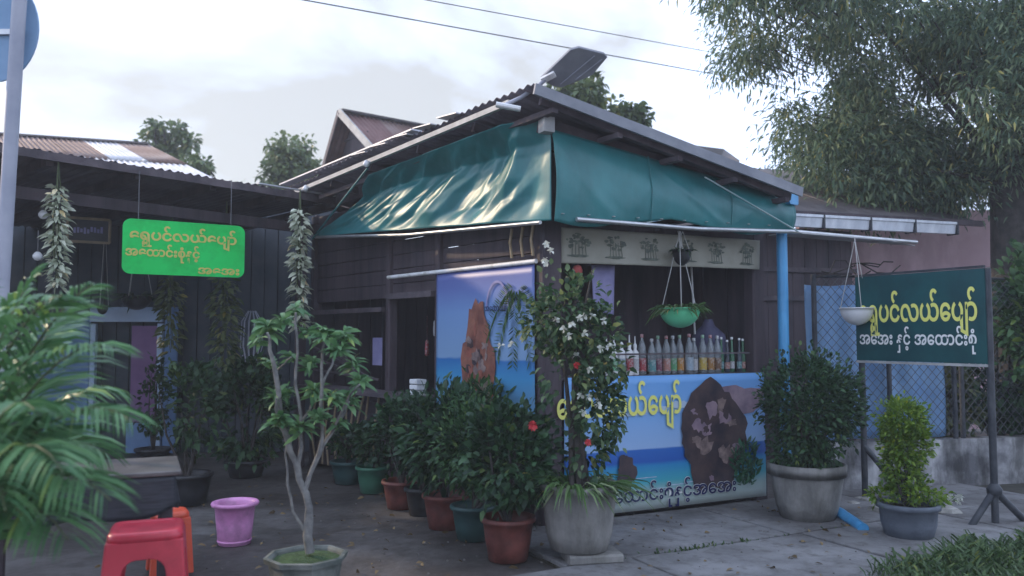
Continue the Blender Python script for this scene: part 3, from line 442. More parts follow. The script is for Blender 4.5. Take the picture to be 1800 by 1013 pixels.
# roof: rafters carry the sheets
rf = MB()
for k in range(6):
    t_ = -.38 + k * .72; rf.bar(L(-.33, t_, zr(-.33, t_) - .045), L(1.82, t_, zr(1.82, t_) - .045), .04, .06)
for k in range(5):
    s_ = -.25 + k * .5; rf.bar(L(s_, -.42, zr(s_, -.42) - .09), L(s_, 3.2, zr(s_, 3.2) - .09), .05, .035)
roof = rf.build('roof', M['wood_fascia'], shop)
for k in range(5):
    t0 = -.45 + k * .735; t1 = t0 + .79; e = R_.uniform(-.05, .05); dz = .012 + .006 * (k % 2)
    mb = MB(); corrugated(mb, L(-.42 + e, t0, zr(-.42 + e, t0) + dz), L(-.42 + e, t1, zr(-.42 + e, t1) + dz), L(1.84, t0, zr(1.84, t0) + dz), 10, .011, 3, .01, k)
    mb.build('sheet', M['roof_under'], roof, solid=.003)
MB().bar(L(-.44, -.47, zr(-.44, -.47) - .03), L(1.84, -.47, zr(1.84, -.47) - .02), .02, .07).build('fascia', M['panel_under'], roof)
MB().bar(L(-.42, -.2, zr(-.42, -.2) - .04), L(-.42, 3.25, zr(-.42, 3.25) - .06), .03, .035).build('edge_pole', M['wood_pole'], roof)
for t_, e in ((1.62, .0), (2.75, .0)): MB().lathe(L(-.45, t_, zr(-.45, t_) - .11), [(.004, 0), (.024, .012), (.028, .03), (.016, .05), (.005, .06)], 12).build('light_bulb', M['white_plastic'], roof)
MB().bar(L(-.40, .95, zr(-.4, .95) + .055), L(-.40, 3.35, zr(-.4, 3.35) + .075), .10, .012).build('ridge_strip', M['zinc'], roof)
for k in range(5):
    q = L(-.40, .35 + k * .32, zr(-.4, .35 + k * .32) + .028); MB().bar(q, q + E2 * .24 + Vector((0, 0, .012)), .13, .008).build('patch_sheet', M['zinc'], roof)
# green tarpaulins
def tarp(name, fn_top, fn_bot, nu, nv, normal, wr, seed, side):
    mb = MB()
    def fn(u, v):
        a, b = fn_top(u), fn_bot(u); p = a.lerp(b, v); e = min(1, 4 * v + .15) * min(1, 5 * (1 - v) + .12)
        if side:
            w = u * 3.3
            k = abs(mnoise.noise(Vector((w * 2.3 + v * 1.1 + seed, v * .75, 1.7)))) * 2.0 - .55 + .6 * abs(mnoise.noise(Vector((w * 4.6 - v * 1.6, v * 1.2 + seed, 4.1)))) + .25 * mnoise.noise(Vector((w * 11, v * 3, seed)))
        else:
            k = .7 * mnoise.noise(Vector((u * 2.2 + seed, v * 1.5, .3))) + .25 * mnoise.noise(Vector((u * 5 - v * 3, v * 2, seed)))
            for c0, sl, am in ((.10, .55, .5), (.34, -.35, .35), (.52, .7, .45), (.80, -.5, .4), (.93, .2, .3)):      # folds left from packing and the pull of the cords
                k += am * math.exp(-((u - c0 - sl * (v - .5) * .5) / .018) ** 2) * (.4 + .6 * v)
        sag = .035 * math.sin(u * math.pi * 3.0 + .5) * v * v
        if side: e *= min(1, u * 9 + .0)
        return p + normal * (wr * k * e + (.05 * math.sin(math.pi * v) if not side else 0)) - Vector((0, 0, sag * (1 if not side else .4)))
    mb.grid(fn, nu, nv); return mb.build(name, M['tarp'], shop, solid=.002)
tz = lambda u: 2.055 + .04 * u - .012 * abs(math.sin(u * 14))
t_front = tarp('awning', lambda u: L(-.15 + 2.12 * u, -.25, 2.655 - .30 * u), lambda u: L(-.15 + 2.12 * u, -.25, tz(u), .04), 60, 24, NF, .025, 3, False)
def side_top(u):                              # hung from the roof edge, drawn in, then falling to the lower pole
    t_ = -.25 + 1.9 * u + .2 * u * u; return L(-.15, t_, zr(-.3, t_) - .09, 0, .17 * min(1, u * 6))
def side_mid(u):
    t_ = -.25 + 2.35 * u + .15 * u * u; return L(-.15, t_, 2.58 - .05 * u, 0, .0)
def side_fall(u): return L(-.15, -.25 + 3.3 * u, 2.045 + .20 * u, 0, .07 * min(1, u * 6))
def crumple(x, y):                            # stiff sheet: flat facets meeting in creases
    i, j = math.floor(x), math.floor(y); fx, fy = x - i, y - j
    def hgt(a, b): return random.Random(a * 7919 + b * 104729).uniform(-1, 1)
    h00, h10, h01, h11 = hgt(i, j), hgt(i + 1, j), hgt(i, j + 1), hgt(i + 1, j + 1)
    return h00 + (h10 - h00) * fx + (h11 - h10) * fy if fx > fy else h00 + (h11 - h01) * fx + (h01 - h00) * fy
def side_sheet():
    mb = MB()
    def fn(u, v):
        a = side_top(u).lerp(side_mid(u), v / .3) if v < .3 else side_mid(u).lerp(side_fall(u), (v - .3) / .7)
        w = u * 3.3; e = min(1, 5 * v + .1) * min(1, 5 * (1 - v) + .1) * min(1, u * 9)
        k = crumple(w * 3.1 + v * 1.9, v * 2.6) + .35 * crumple(w * 7.3 - v * 2.2 + 40, v * 5.0 + 9) + .10 * mnoise.noise(Vector((w * 9, v * 3, 9)))
        return a + NS * (.062 * k * e)
    mb.grid(fn, 190, 52); return mb.build('awning', M['tarp'], shop, solid=.002)
t_side = side_sheet()
MB().tube([L(.0, -.25, 2.055, .07), L(1.0, -.25, 2.05, .075), L(1.97, -.25, 2.085, .07), L(3.35, -.25, 2.075, .07)], .016, 8).build('awning_pole', M['steel'], shop)
MB().tube([L(-.15, -.22, 2.03, 0, .07), L(-.15, 1.4, 2.10, 0, .08), L(-.15, 3.05, 2.235, 0, .07)], .014, 8).build('awning_pole', M['steel'], shop)
MB().prism([L(2.0, -.25, 2.068, .10), L(3.0, -.25, 2.066, .10), L(3.4, -.25, 2.05, .02), L(2.9, -.25, 2.10, -.3), L(2.05, -.25, 2.10, -.3)], (0, 0, .006)).build('flap', M['wood_pole'], shop)
MB().tube([L(1.05, -.25, 2.42, .11), L(1.95, -.25, 2.08, .11)], .006, 6).build('rope', M['tarp_edge'], shop)
MB().tube([L(-.44, 1.62, 2.66), L(-.15, 3.1, 2.22, 0, .08)], .009, 6).build('awning_strut', M['tarp'], shop)
for k in range(11): MB().lathe(L(-.10 + k * .2, -.25, 2.085 + .0037 * k, .062), [(.006, -.001), (.012, 0), (.012, .003), (.006, .004)], 10).build('eyelet', M['steel'], t_front)
for u in (.36, .70): MB().tube([L(-.15 + 2.12 * u, -.25, 2.65 - .30 * u, .03), L(-.15 + 2.12 * u, -.25, 2.34 - .12 * u, .083), L(-.15 + 2.12 * u, -.25, 2.07 + .04 * u, .06)], .004, 5).build('seam', M['tarp'], t_front)
# blue downpipe and the gutter box above it
dp = MB(); dp.tube([L(1.95, -.2, .02), L(1.95, -.2, 2.24)], .041, 16); pipe = dp.build('downpipe', M['blue_pipe'], shop)
MB().tube([L(1.95, -.2, 2.18), L(1.95, -.2, 2.30)], .048, 16).build('pipe_collar', M['blue_pipe_pale'], pipe)
MB().bar(L(1.93, -.33, 2.335), L(1.93, -.1, 2.335), .12, .085, bev=.01).build('gutter_box', M['blue_pipe'], shop)
gt = MB(); ga, gb = L(1.93, -.1, 2.335), L(1.93, 3.2, 2.21); gt.bar(ga, gb, .10, .07); gt.build('gutter', M['blue_pipe_pale'], shop)

# printed cloths on the shop
def print_mat(name, stops, cloud=0.0, cscale=3.0, rough=0.45):
    m, t, b = mat_new(name); N, Lk = t.nodes, t.links
    uv = N.new('ShaderNodeUVMap'); sx_ = N.new('ShaderNodeSeparateXYZ'); Lk.new(uv.outputs[0], sx_.inputs[0])
    no = N.new('ShaderNodeTexNoise'); no.inputs['Scale'].default_value = cscale; no.inputs['Detail'].default_value = 6
    mp = N.new('ShaderNodeMapping'); mp.inputs['Scale'].default_value = (1, 3.5, 1); Lk.new(uv.outputs[0], mp.inputs[0]); Lk.new(mp.outputs[0], no.inputs['Vector'])
    ma = N.new('ShaderNodeMath'); ma.operation = 'MULTIPLY_ADD'; ma.inputs[1].default_value = cloud; Lk.new(no.outputs['Fac'], ma.inputs[0]); Lk.new(sx_.outputs[1], ma.inputs[2])
    r = N.new('ShaderNodeValToRGB'); r.color_ramp.elements.remove(r.color_ramp.elements[0])
    for i, (p, c) in enumerate(stops):
        e = r.color_ramp.elements[0] if i == 0 else r.color_ramp.elements.new(p); e.position = p; e.color = (*c, 1)
    Lk.new(ma.outputs[0], r.inputs[0]); Lk.new(r.outputs[0], b.inputs['Base Color']); b.inputs['Roughness'].default_value = rough
    return m
def cloth(name, org, right, up, w, h, nrm, m, label, cat, sagt=0.0, rip=0.008, seed=0, sagb=0.0):
    right, up, nrm = Vector(right).normalized(), Vector(up).normalized(), Vector(nrm); org = Vector(org)
    mb = MB(); nu, nv = 36, 16
    mb.grid(lambda u, v: org + right * (u * w) + up * (v * h - sagt * math.sin(math.pi * u) * v + sagb * u * (1 - v)) + nrm * (rip * mnoise.noise(Vector((u * w * 3 + seed, v * h * 1.2, .5)))), nu, nv)
    o = mb.build(name, m, None, org, label, cat)
    uvl = o.data.uv_layers.new(name='UVMap'); k = 0
    for pol in o.data.polygons:
        for vi in pol.vertices: uvl.data[k].uv = ((vi % (nu + 1)) / nu, (vi // (nu + 1)) / nv); k += 1
    md = o.modifiers.new('thick', 'SOLIDIFY'); md.thickness = .002; md.offset = -1
    return o
PM1 = print_mat('beach_print', [(0, (.42, .46, .44)), (.13, (.36, .48, .46)), (.22, (.05, .36, .44)), (.34, (.02, .24, .50)), (.37, (.015, .10, .42)), (.46, (.02, .13, .46)), (.468, (.30, .46, .72)), (.7, (.20, .40, .72)), (1, (.13, .34, .68))], .03)
ban = cloth('shop_banner', L(.12, 0, .045, .035), E1, (0, 0, 1), 1.82, .955, NF, PM1, 'wide blue beach banner with yellow lettering below the bottle counter', 'banner', rip=.006)
text_obj('lettering', T_NAME, L(.05, 0, .725, .048), E1, (0, 0, 1), .155, .235, M['letter_yellow'], ban, .022)
text_obj('lettering', T_POUND + T_AND + T_COLD, L(.36, 0, .115, .048), E1, (0, 0, 1), .137, .135, M['letter_white'], ban, .035, .001)
text_obj('lettering', T_POUND + T_AND + T_COLD, L(.36, 0, .115, .051), E1, (0, 0, 1), .137, .135, M['letter_navy'], ban, .018, .001)
def blob(cx, cz, rx, rz, seed, n=46, amp=.3, org=None, right=E1, nrm=NF, off=.046, freq=1.6, lo=-9, hi=9):
    pts = []
    for k in range(n):
        a = 2 * math.pi * k / n; q = 1 + amp * mnoise.noise(Vector((math.cos(a) * freq + seed, math.sin(a) * freq, seed * .3))) + amp * .35 * mnoise.noise(Vector((math.cos(a) * 5 + seed, math.sin(a) * 5, 2)))
        z_ = min(hi, max(lo, cz + math.sin(a) * rz * q)); pts.append(org + right * (cx + math.cos(a) * rx * q) + Vector((0, 0, z_)) + nrm * off)
    return pts
M['print_cloud'] = mat('printed_cloud', (.34, .46, .62), (.46, .56, .68), 9, .5)
M['print_rock'] = mat('printed_dark_rock', (0.022, 0.016, 0.028), (0.075, 0.045, 0.045), 7, .5, detail=9)
M['print_rock2'] = mat('printed_mauve_rock', (0.16, 0.11, 0.16), (0.34, 0.24, 0.28), 6, .5, detail=9)
M['print_green'] = mat('printed_green', (0.01, 0.06, 0.03), (0.03, 0.15, 0.07), 14, .5)
O0 = L(0, 0, 0)
MB().prism(blob(1.66, .80, .27, .12, 5, org=O0, off=.044, hi=.985), NF * .001).build('printed_rock', M['print_rock2'], ban)
MB().prism(blob(1.42, .50, .33, .40, 2, org=O0, amp=.35, lo=.07), NF * .001).build('printed_rock', M['print_rock'], ban)
gl_, gd_ = [], []
for k in range(240):
    a_, r_ = R_.uniform(0, 6.28), math.sqrt(R_.random()); gl_.append(tuple(O0 + E1 * (1.72 + .13 * r_ * math.cos(a_)) + Vector((0, 0, .30 + .17 * r_ * math.sin(a_))) + NF * (.052 + .00002 * k))); a_ = R_.uniform(.2, 2.9); gd_.append(tuple(E1 * math.cos(a_) + Vector((0, 0, math.sin(a_)))))
leaf_obj('printed_leaves', gl_, gd_, NP.uniform(.03, .08, 240), .35, M['print_green'], ban, fold=0, curl=0)
MB().prism(blob(.62, .32, .08, .12, 4, org=O0, amp=.4), NF * .001).build('printed_rock', M['print_rock'], ban)
M['print_tan'] = mat('printed_tan', (.12, .08, .08), (.30, .22, .2), 16, .5, detail=9)
for k in range(26):
    rr = random.Random(80 + k); a_, r_ = rr.uniform(0, 6.28), rr.random() ** .6
    MB().prism(blob(1.42 + .26 * r_ * math.cos(a_), .52 + .31 * r_ * math.sin(a_), rr.uniform(.02, .07), rr.uniform(.02, .06), k * 1.7, 14, .8, org=O0, off=.0475 + .0001 * k, lo=.08, freq=2.5), NF * .0004).build('printed_ledge', (M['print_rock2'], M['print_tan'], M['print_rock'], M['print_rock'])[k % 4], ban)
for k in range(7):
    rr = random.Random(130 + k); MB().prism(blob(.45 + .22 * k, .88 + rr.uniform(-.25, .06), rr.uniform(.06, .15), rr.uniform(.012, .03), k * 2.3, 26, .6, org=O0, off=.0405, freq=2.6), NF * .0004).build('printed_cloud', M['print_cloud'], ban)
for k in range(9):
    rr = random.Random(160 + k); MB().prism(blob(.5 + .1 * k, .2 + rr.uniform(-.03, .16), rr.uniform(.05, .11), .004, k * 1.3, 20, .8, org=O0, off=.0405, freq=3), NF * .0004).build('printed_wave', M['print_cloud'], ban)
# side poster
PM2 = print_mat('lagoon_print', [(0, (.16, .28, .40)), (.2, (.10, .25, .42)), (.34, (.05, .26, .50)), (.44, (.03, .16, .42)), (.455, (.20, .33, .52)), (.75, (.16, .28, .52)), (.9, (.12, .17, .42)), (1, (.10, .13, .36))], .05, 5)
pos_ = cloth('side_poster', L(0, 1.27, .62, 0, .045), -E2, (0, 0, 1), 1.2, 1.17, NS, PM2, 'tall blue lagoon poster on the shop side beside the hatch', 'poster', rip=.008, seed=3)
MB().tube([L(0, 2.0, 1.795, 0, .055), L(0, .04, 1.80, 0, .055)], .017, 8).build('hanging_pole', M['white'], pos_)
O1 = L(0, 1.27, 0); M['print_red'] = mat('printed_brick_red', (.2, .05, .04), (.34, .13, .09), 12, .5, detail=9)
MB().prism(blob(.56, 1.05, .19, .44, 11, org=O1, right=-E2, nrm=NS, off=.058, amp=.4, lo=.66), NS * .001).build('printed_rock', mat('printed_red_rock', (.14, .045, .035), (.30, .12, .08), 9, .5, detail=9), pos_)
MB().prism(blob(.60, .80, .19, .16, 6, org=O1, right=-E2, nrm=NS, off=.060, amp=.4, lo=.66), NS * .001).build('printed_rock', mat('printed_tan_rock', (.10, .08, .06), (.26, .22, .16), 14, .5, detail=9), pos_)
for k in range(22):
    rr = random.Random(200 + k); a_, r_ = rr.uniform(0, 6.28), rr.random() ** .6
    MB().prism(blob(.56 + .13 * r_ * math.cos(a_), 1.05 + .34 * r_ * math.sin(a_), rr.uniform(.015, .05), rr.uniform(.02, .06), k * 1.7, 12, .8, org=O1, right=-E2, nrm=NS, off=.0615 + .0001 * k, lo=.68, freq=2.5), NS * .0004).build('printed_ledge', (M['print_tan'], M['print_rock'], M['print_red'])[k % 3], pos_)
arc = [(math.cos(a), math.sin(a)) for a in [math.pi * k / 20 for k in range(21)]]
MB().prism([O1 - E2 * (.80 + .13 * c) + Vector((0, 0, 1.50 + .19 * s)) + NS * .058 for c, s in arc] + [O1 - E2 * (.80 + .115 * c) + Vector((0, 0, 1.50 + .172 * s)) + NS * .058 for c, s in arc[::-1]], NS * .001).build('printed_arch', M['lilac'], pos_)
text_obj('lettering', T_POUND, L(0, 1.27 - .66, 1.47, 0, .062), -E2, (0, 0, 1), .052, .06, M['letter_navy'], pos_, .02, .001)
lp, ld = [], []
for f_ in range(5):
    a0 = math.radians(200 + f_ * 32)
    for k in range(26):
        r_ = .04 + .012 * k; q = O1 - E2 * (1.02 + math.cos(a0) * r_) + Vector((0, 0, 1.64 + math.sin(a0) * r_ * .9 - .0008 * k * k * .5)) + NS * .062
        for sd in (-1, 1):
            lp.append(tuple(q)); aa = a0 + sd * .9; ld.append(tuple(-E2 * math.cos(aa) + Vector((0, 0, math.sin(aa)))))
leaf_obj('printed_palm', lp, ld, .075, .16, M['l_shrub2'], pos_, fold=0, curl=0)
# cream valance with printed trees
vb = cloth('cream_valance', L(.10, 0, 1.79, .04), E1, (0, 0, 1), 1.82, .25, NF, M['cream'], 'cream cloth strip printed with six grey green trees above the counter', 'banner', rip=.045, seed=8, sagb=.02)
for k in range(6):
    cx = .24 + k * .305
    mb = MB()
    for j in range(5): x0 = cx - .05 + j * .026; mb.prism([L(x0, 0, 1.845, .066), L(x0 + .006, 0, 1.845, .066), L(cx + .022 * (j - 2) + .004, 0, 1.95, .066), L(cx + .022 * (j - 2), 0, 1.95, .066)], NF * .001)
    mb.prism(blob(cx, 1.845, .08, .010, 40 + k, org=L(0, 0, 0), amp=.5, off=.0645), NF * .001)
    rr = random.Random(50 + k)
    for j in range(34):
        a_, r_ = rr.uniform(0, 6.28), math.sqrt(rr.random()); mb.prism(blob(cx + .085 * r_ * math.cos(a_), 1.948 + .055 * r_ * math.sin(a_), rr.uniform(.008, .02), rr.uniform(.005, .012), j + k, 9, .5, org=L(0, 0, 0), off=.065 + .0001 * j), NF * .0003)
    for i_, q_ in enumerate(mb.v):            # the print lies on the rippled cloth
        d_ = Vector(q_) - A; s1 = d_.dot(E1); n1 = d_.dot(NF)
        mb.v[i_] = tuple(Vector(q_) + NF * (.040 - .0615 + .045 * mnoise.noise(Vector(((s1 - .10) * 3 + 8, (q_[2] - 1.79) * 1.2, .5)))))
    mb.build('printed_tree', M['print_grey'], vb)

# things that hang on or stand in the shop
sl = thing('solar_lamp', L(-.36, -.42, 2.86), 'solar street light with tilted grey panel on the shop roof peak', 'lamp')
sc_ = P(1008, 120, 5.15); sn = Vector((.10, -.62, -.78)).normalized()          # underside of the panel
def sq(x, y, c=0.0):
    d = ray(x, y); o = Vector((0, 0, CAM_H)); return o + d * ((sc_ - o).dot(sn) / d.dot(sn)) + sn * c
MB().prism([sq(*q) for q in ((950, 139), (1003, 88), (1018, 84), (1062, 95), (1068, 101), (1042, 132), (1030, 138), (988, 154), (972, 152))], -sn * .022).build('panel', M['panel_under'], sl, bevel=.004)
for (x0, y0, x1, y1) in ((985, 148, 1045, 98), (1012, 140, 1058, 104)): MB().bar(sq(x0, y0, .003), sq(x1, y1, .003), .006, .004, up=sn).build('rib', M['pole_grey'], sl)
MB().bar(sq(952, 140, .012), sq(975, 128, .012), .04, .02, up=sn).build('bracket', M['white'], sl)
MB().tube([sq(958, 138, .01), P(948, 150, 5.2), P(915, 172, 5.25), P(885, 186, 5.25)], .014, 8).build('arm', M['pole_grey'], sl)
MB().bar(P(872, 184, 5.22), P(915, 192, 5.22), .05, .03, bev=.008).build('lamp_head', M['white'], sl)

BT = []
def bottle(kind):
    t = thing('bottle', (0, 0, 0), 'bottle', 'bottle', 'bottles on the shop counter')
    ORG[t.name] = Vector((0, 0, 0)); return t
def glassy(name, c, tr=.75):
    m, t, b = mat_new(name); b.inputs['Base Color'].default_value = (*c, 1); b.inputs['Roughness'].default_value = .12; b.inputs['Transmission Weight'].default_value = tr; return m
GL = [glassy('clear_plastic_bottle', (.62, .68, .72)), glassy('green_glass', (.12, .35, .2), .6), glassy('dark_glass', (.10, .12, .16), .5)]
LABC = {'red': (.45, .06, .07), 'teal': (.10, .32, .33), 'maroon': (.22, .05, .1), 'peach': (.55, .25, .2), 'green': (.12, .42, .18), 'orange': (.62, .28, .04), 'white': (.6, .6, .62), 'yellow': (.66, .46, .06), 'pale blue': (.4, .52, .62), 'amber': (.42, .2, .04), 'brown': (.2, .1, .05)}
for k, v in LABC.items(): M['lab_' + k] = mat('label_' + k.replace(' ', '_'), tuple(x * .8 for x in v), tuple(x * .45 + .22 for x in v), 55, .5, detail=3, lo=.44, hi=.54, c3=tuple(x * .5 for x in v))
row = []
for k in range(5): row.append(('white', ('yellow', 'green', 'pale blue', 'red', 'white')[k]))
for k, c in enumerate(('red', 'teal', 'maroon', 'peach', 'green', 'orange', 'pale blue', 'white', 'yellow', 'amber', 'brown')): row.append(('juice', c))
for k in range(6): row.append(('slim', 'white'))
ords = ('leftmost', 'second', 'third', 'fourth', 'fifth', 'rightmost')
s_ = .50
for k, (kd, lc) in enumerate(row):
    w = .052 if kd == 'white' else (.060 if kd == 'juice' else .046); s_ += w + R_.uniform(-.004, .004)
    base = L(s_, 0, 1.001, -.07 - R_.uniform(0, .035)); s_ += .010 if kd != 'slim' else .008
    if kd == 'white': lab = 'white plastic squeeze bottle with %s label on the counter' % lc
    elif kd == 'juice': lab = 'clear plastic bottle with %s label on the counter' % lc
    else: lab = '%s of the six slim glass bottles at the counter end by the blue pipe' % ords[k - 16]
    t = thing('bottle', base, lab, 'bottle', 'bottles on the shop counter')
    r = .028 if kd == 'white' else (.031 if kd == 'juice' else .020); hs = R_.uniform(.92, 1.06); t.scale = (1, 1, hs)
    if kd == 'white':
        MB().lathe(base, [(r * .9, 0), (r, .006), (r, .155), (r * .9, .17), (r * .45, .185), (r * .42, .20)], 16).build('body', M['white_plastic'], t)
        MB().lathe(base, [(r * .5, .20), (r * .5, .222), (r * .2, .235), (r * .12, .285), (.001, .288)], 12).build('nozzle', M['white_plastic'], t)
        MB().lathe(base, [(r * 1.02, .03), (r * 1.025, .031), (r * 1.025, .118), (r * 1.02, .119)], 16).build('label', M['lab_' + lc], t)
    elif kd == 'juice':
        MB().lathe(base, [(r * .85, 0), (r, .008), (r * 1.0, .09), (r * .95, .13), (r, .15), (r * .9, .2), (r * .4, .245), (r * .36, .265)], 16).build('body', GL[0], t)
        MB().lathe(base, [(r * .42, .262), (r * .42, .285), (.001, .287)], 12).build('cap', M['lab_' + ('white', 'green', 'red')[k % 3]], t)
        MB().lathe(base, [(r * 1.02, .025), (r * 1.025, .026), (r * 1.025, .115), (r * 1.02, .116)], 16).build('label', M['lab_' + lc], t)
    else:
        MB().lathe(base, [(r * .9, 0), (r, .006), (r, .13), (r * .5, .175), (r * .42, .26)], 14).build('body', GL[1 + k % 2], t)
        MB().lathe(base, [(r * .5, .258), (r * .5, .275), (.001, .277)], 10).build('cap', M['white_plastic'], t)
        MB().lathe(base, [(r * 1.02, .03), (r * 1.03, .031), (r * 1.03, .085), (r * 1.02, .086)], 14).build('label', M['lab_' + ('white', 'teal', 'peach')[k % 3]], t)

def hang_pot(name, label, c, r, h, mpot, ztop, leafm, n, llen, spread, ropes=3, seed=0):
    c = Vector(c); t = thing(name, c, label, 'hanging pot'); rr = random.Random(seed)
    MB().lathe(c, [(.01, 0)] + [(r * math.sin(a), h * (1 - math.cos(a))) for a in [math.pi / 2 * k / 8 for k in range(1, 9)]] + [(r * 1.06, h), (r * 1.06, h * 1.06), (r * .95, h * 1.06), (r * .9, h * .85), (.01, h * .83)], 24).build('pot', mpot, t)
    for k in range(ropes):
        a = 2 * math.pi * k / ropes + .4; MB().tube([c + Vector((math.cos(a) * r, math.sin(a) * r, h)), Vector((c.x + rr.uniform(-.01, .01), c.y, ztop))], .003, 5).build('cord', M['rope'], t)
    a = NP.rand(n) * 2 * math.pi; q = np.sqrt(NP.rand(n)) * r * .9
    p = np.stack([c.x + np.cos(a) * q, c.y + np.sin(a) * q, np.full(n, c.z + h * .95)], 1)
    d = np.stack([np.cos(a) * spread, np.sin(a) * spread, NP.uniform(.1, .7, n)], 1) + NP.normal(size=(n, 3)) * .25
    leaf_obj('foliage', p, d, NP.uniform(.6, 1.2, n) * llen, .16, leafm, t, curl=.5)
    return t
hang_pot('hanging_pot', 'mint green hanging bowl pot over the bottle counter', L(1.02, 0, 1.345, .16), .145, .135, M['green_hang'], 2.05, M['l_strap'], 170, .13, .9, 3, 1)
hang_pot('hanging_pot', 'small dark hanging pot in front of the cream valance', L(1.06, 0, 1.80, .14), .07, .11, M['black'], 2.05, M['l_dark'], 60, .07, .8, 3, 2)
hang_pot('hanging_pot', 'white hanging bowl pot overlapping the dark teal sign board', L(2.60, 0, 1.37, .37), .125, .13, M['white_plastic'], 2.06, M['l_strap'], 12, .07, .7, 3, 3)
hang_pot('hanging_pot', 'black hanging pot before the pale blue door lintel', P(240, 545, 8.6), .15, .13, M['black'], 2.5, M['l_dark'], 90, .16, .9, 3, 4)
hang_pot('hanging_pot', 'tiny black hanging pot at the left end of the blue door lintel', P(180, 553, 8.7), .055, .08, M['black'], 2.5, M['l_dark'], 40, .08, .9, 3, 5)
# cloths and odds inside the front opening
def drape(name, label, org, w, h, m, seed, nn=.03, cat='cloth'):
    org = Vector(org); mb = MB()
    mb.grid(lambda u, v: org + E1 * (u * w) - Vector((0, 0, h * v)) + NF * (nn * math.sin(u * 9 + seed) * v), 16, 8); return mb.build(name, m, None, org, label, cat, solid=.002)
drape('hanging_cloth', 'pale lilac cloth hanging inside the shop front opening', L(.42, 0, 1.80, -.08), .20, .36, M['lilac'], 1)
mbf = MB(); mbf.lathe(L(.27, 0, 1.70, -.02), [(.001, 0), (.035, .02), (.04, .05), (.025, .08), (.001, .09)], 12, jit=.4); mbf.build('red_lantern', M['red_cloth'], None, L(.27, 0, 1.79, -.02), 'small red ornament hanging at the left of the shop opening', 'ornament')
MB().tube([L(1.36, 0, 1.82, -.12), L(1.385, 0, 1.3, -.12)], .008, 6).build('hanging_stick', M['wood_pole'], None, L(1.37, 0, 1.8, -.12), 'thin pale stick hanging in the shop opening right of the green bowl', 'stick')
bgm = MB(); bgm.lathe(L(1.66, 0, 1.0, -.28), [(.09, 0), (.15, .05), (.17, .18), (.13, .3), (.05, .37), (.03, .42)], 18, jit=.25); bgm.build('plastic_sack', M['dusk'], None, L(1.66, 0, 1.0, -.28), 'dusky indigo sack standing behind the bottles', 'sack')
wb = thing('white_box', L(0, 1.42, .81, 0, .12), 'small white stacked boxes on the side hatch counter', 'box')
for k in range(3): MB().bar(L(0, 1.36, .83 + k * .045, 0, .12), L(0, 1.47, .83 + k * .045, 0, .12), .09, .038, bev=.005).build('box', M['white'], wb)
MB().prism([L(0, 2.45, 1.02, 0, -.06), L(0, 2.28, 1.02, 0, -.06), L(0, 2.28, 1.27, 0, -.06), L(0, 2.45, 1.27, 0, -.06)], NS * .004).build('notice', M['lilac'], None, L(0, 2.4, 1.02, 0, -.06), 'pale notice sheet in the second side opening', 'notice')
for k in range(4):
    rr = random.Random(k); q = L(0, 1.5 + k * .14, 1.28 + rr.uniform(-.12, .12), 0, -.30); c_ = ('orange', 'yellow', 'white', 'red')[k]
    mb = MB(); mb.lathe(q, [(.01, -.11), (.04, -.10), (.042, -.05), (.036, .02), (.028, .03), (.003, .035), (.003, .25)], 8, sx=.5, jit=.5, seed=k); mb.build('snack_packet', M['lab_' + c_], None, q, '%s snack bag hanging inside the dark side hatch' % c_, 'packet', 'snack bags in the side hatch')

# ------------------------------------------------------------------ neighbours on the right
nb = thing('neighbour_house', (3.6, 8.4, 0), 'dark timber house with white gutter under the big tree', 'house')
g0, g1 = P(1352, 386, 8.0), P(1672, 402, 8.9); gd = (g1 - g0)
for k in range(4):
    a, b = g0 + gd * (k / 4 + .004), g0 + gd * ((k + 1) / 4 - .004); mb = MB(); x = gd.normalized(); o_ = Vector((x.y, -x.x, 0)).normalized()
    prof = [(0, -.065), (.055, -.065), (.07, .03), (.085, .034), (.085, .06), (0, .06)]
    mb.prism([a + o_ * p + Vector((0, 0, q)) for p, q in prof], b - a); mb.build('gutter', M['gutter'], nb)
for k in range(5): q = g0 + gd * (k / 4); MB().bar(q + Vector((0, 0, -.075)) + o_ * .02, q + Vector((0, 0, .065)) + o_ * .02, .018, .14, up=o_).build('gutter_bracket', M['iron'], nb)
ba = Vector((-gd.y, gd.x, 0)).normalized()
def rq(u, v): return g0 - gd * .15 + gd * 1.35 * u + ba * (2.6 * v) + Vector((0, 0, .07 + 1.05 * v))
rfm = MB(); rfm.bar(rq(0, .0), rq(1, .0), .04, .06); nroof = rfm.build('roof', M['wood_dark'], nb)
for k in range(4):
    mb = MB(); corrugated(mb, rq(k / 4, 0), rq((k + 1.06) / 4, 0), rq(k / 4, 1), 9, .012, 3, .02, k); mb.build('sheet', M['roof_old'], nroof, solid=.003)
for k in range(9):
    q = g0 + gd * ((k + .5) / 15) + ba * .45; MB().bar(Vector((q.x, q.y, 0.02)), Vector((q.x, q.y, 2.42)), gd.length / 15 * .96, .022, up=ba).build('plank', M['wood_dark'], nb)
for k in range(2): MB().bar(g0 + gd * .06 + ba * .42 + Vector((0, 0, -.45 - k * .3)), g0 + gd * .62 + ba * .42 + Vector((0, 0, -.45 - k * .3)), .03, .05).build('rail', M['wood_fascia'], nb)
pw = MB(); pa, pb = P(1530, 400, 11.5), P(1775, 395, 11.5)
pw.prism([Vector((pa.x - 1.0, pa.y, 0)), Vector((pb.x, pb.y, 0)), Vector((pb.x, pb.y, 3.05)), Vector((pa.x - 1.0, pa.y, 3.05))], (0, .15, 0)); pwo = pw.build('pink_wall', M['pink_wall'], None, (pa.x, pa.y, 0), 'pale pink plastered wall behind the teal sign board', 'wall')
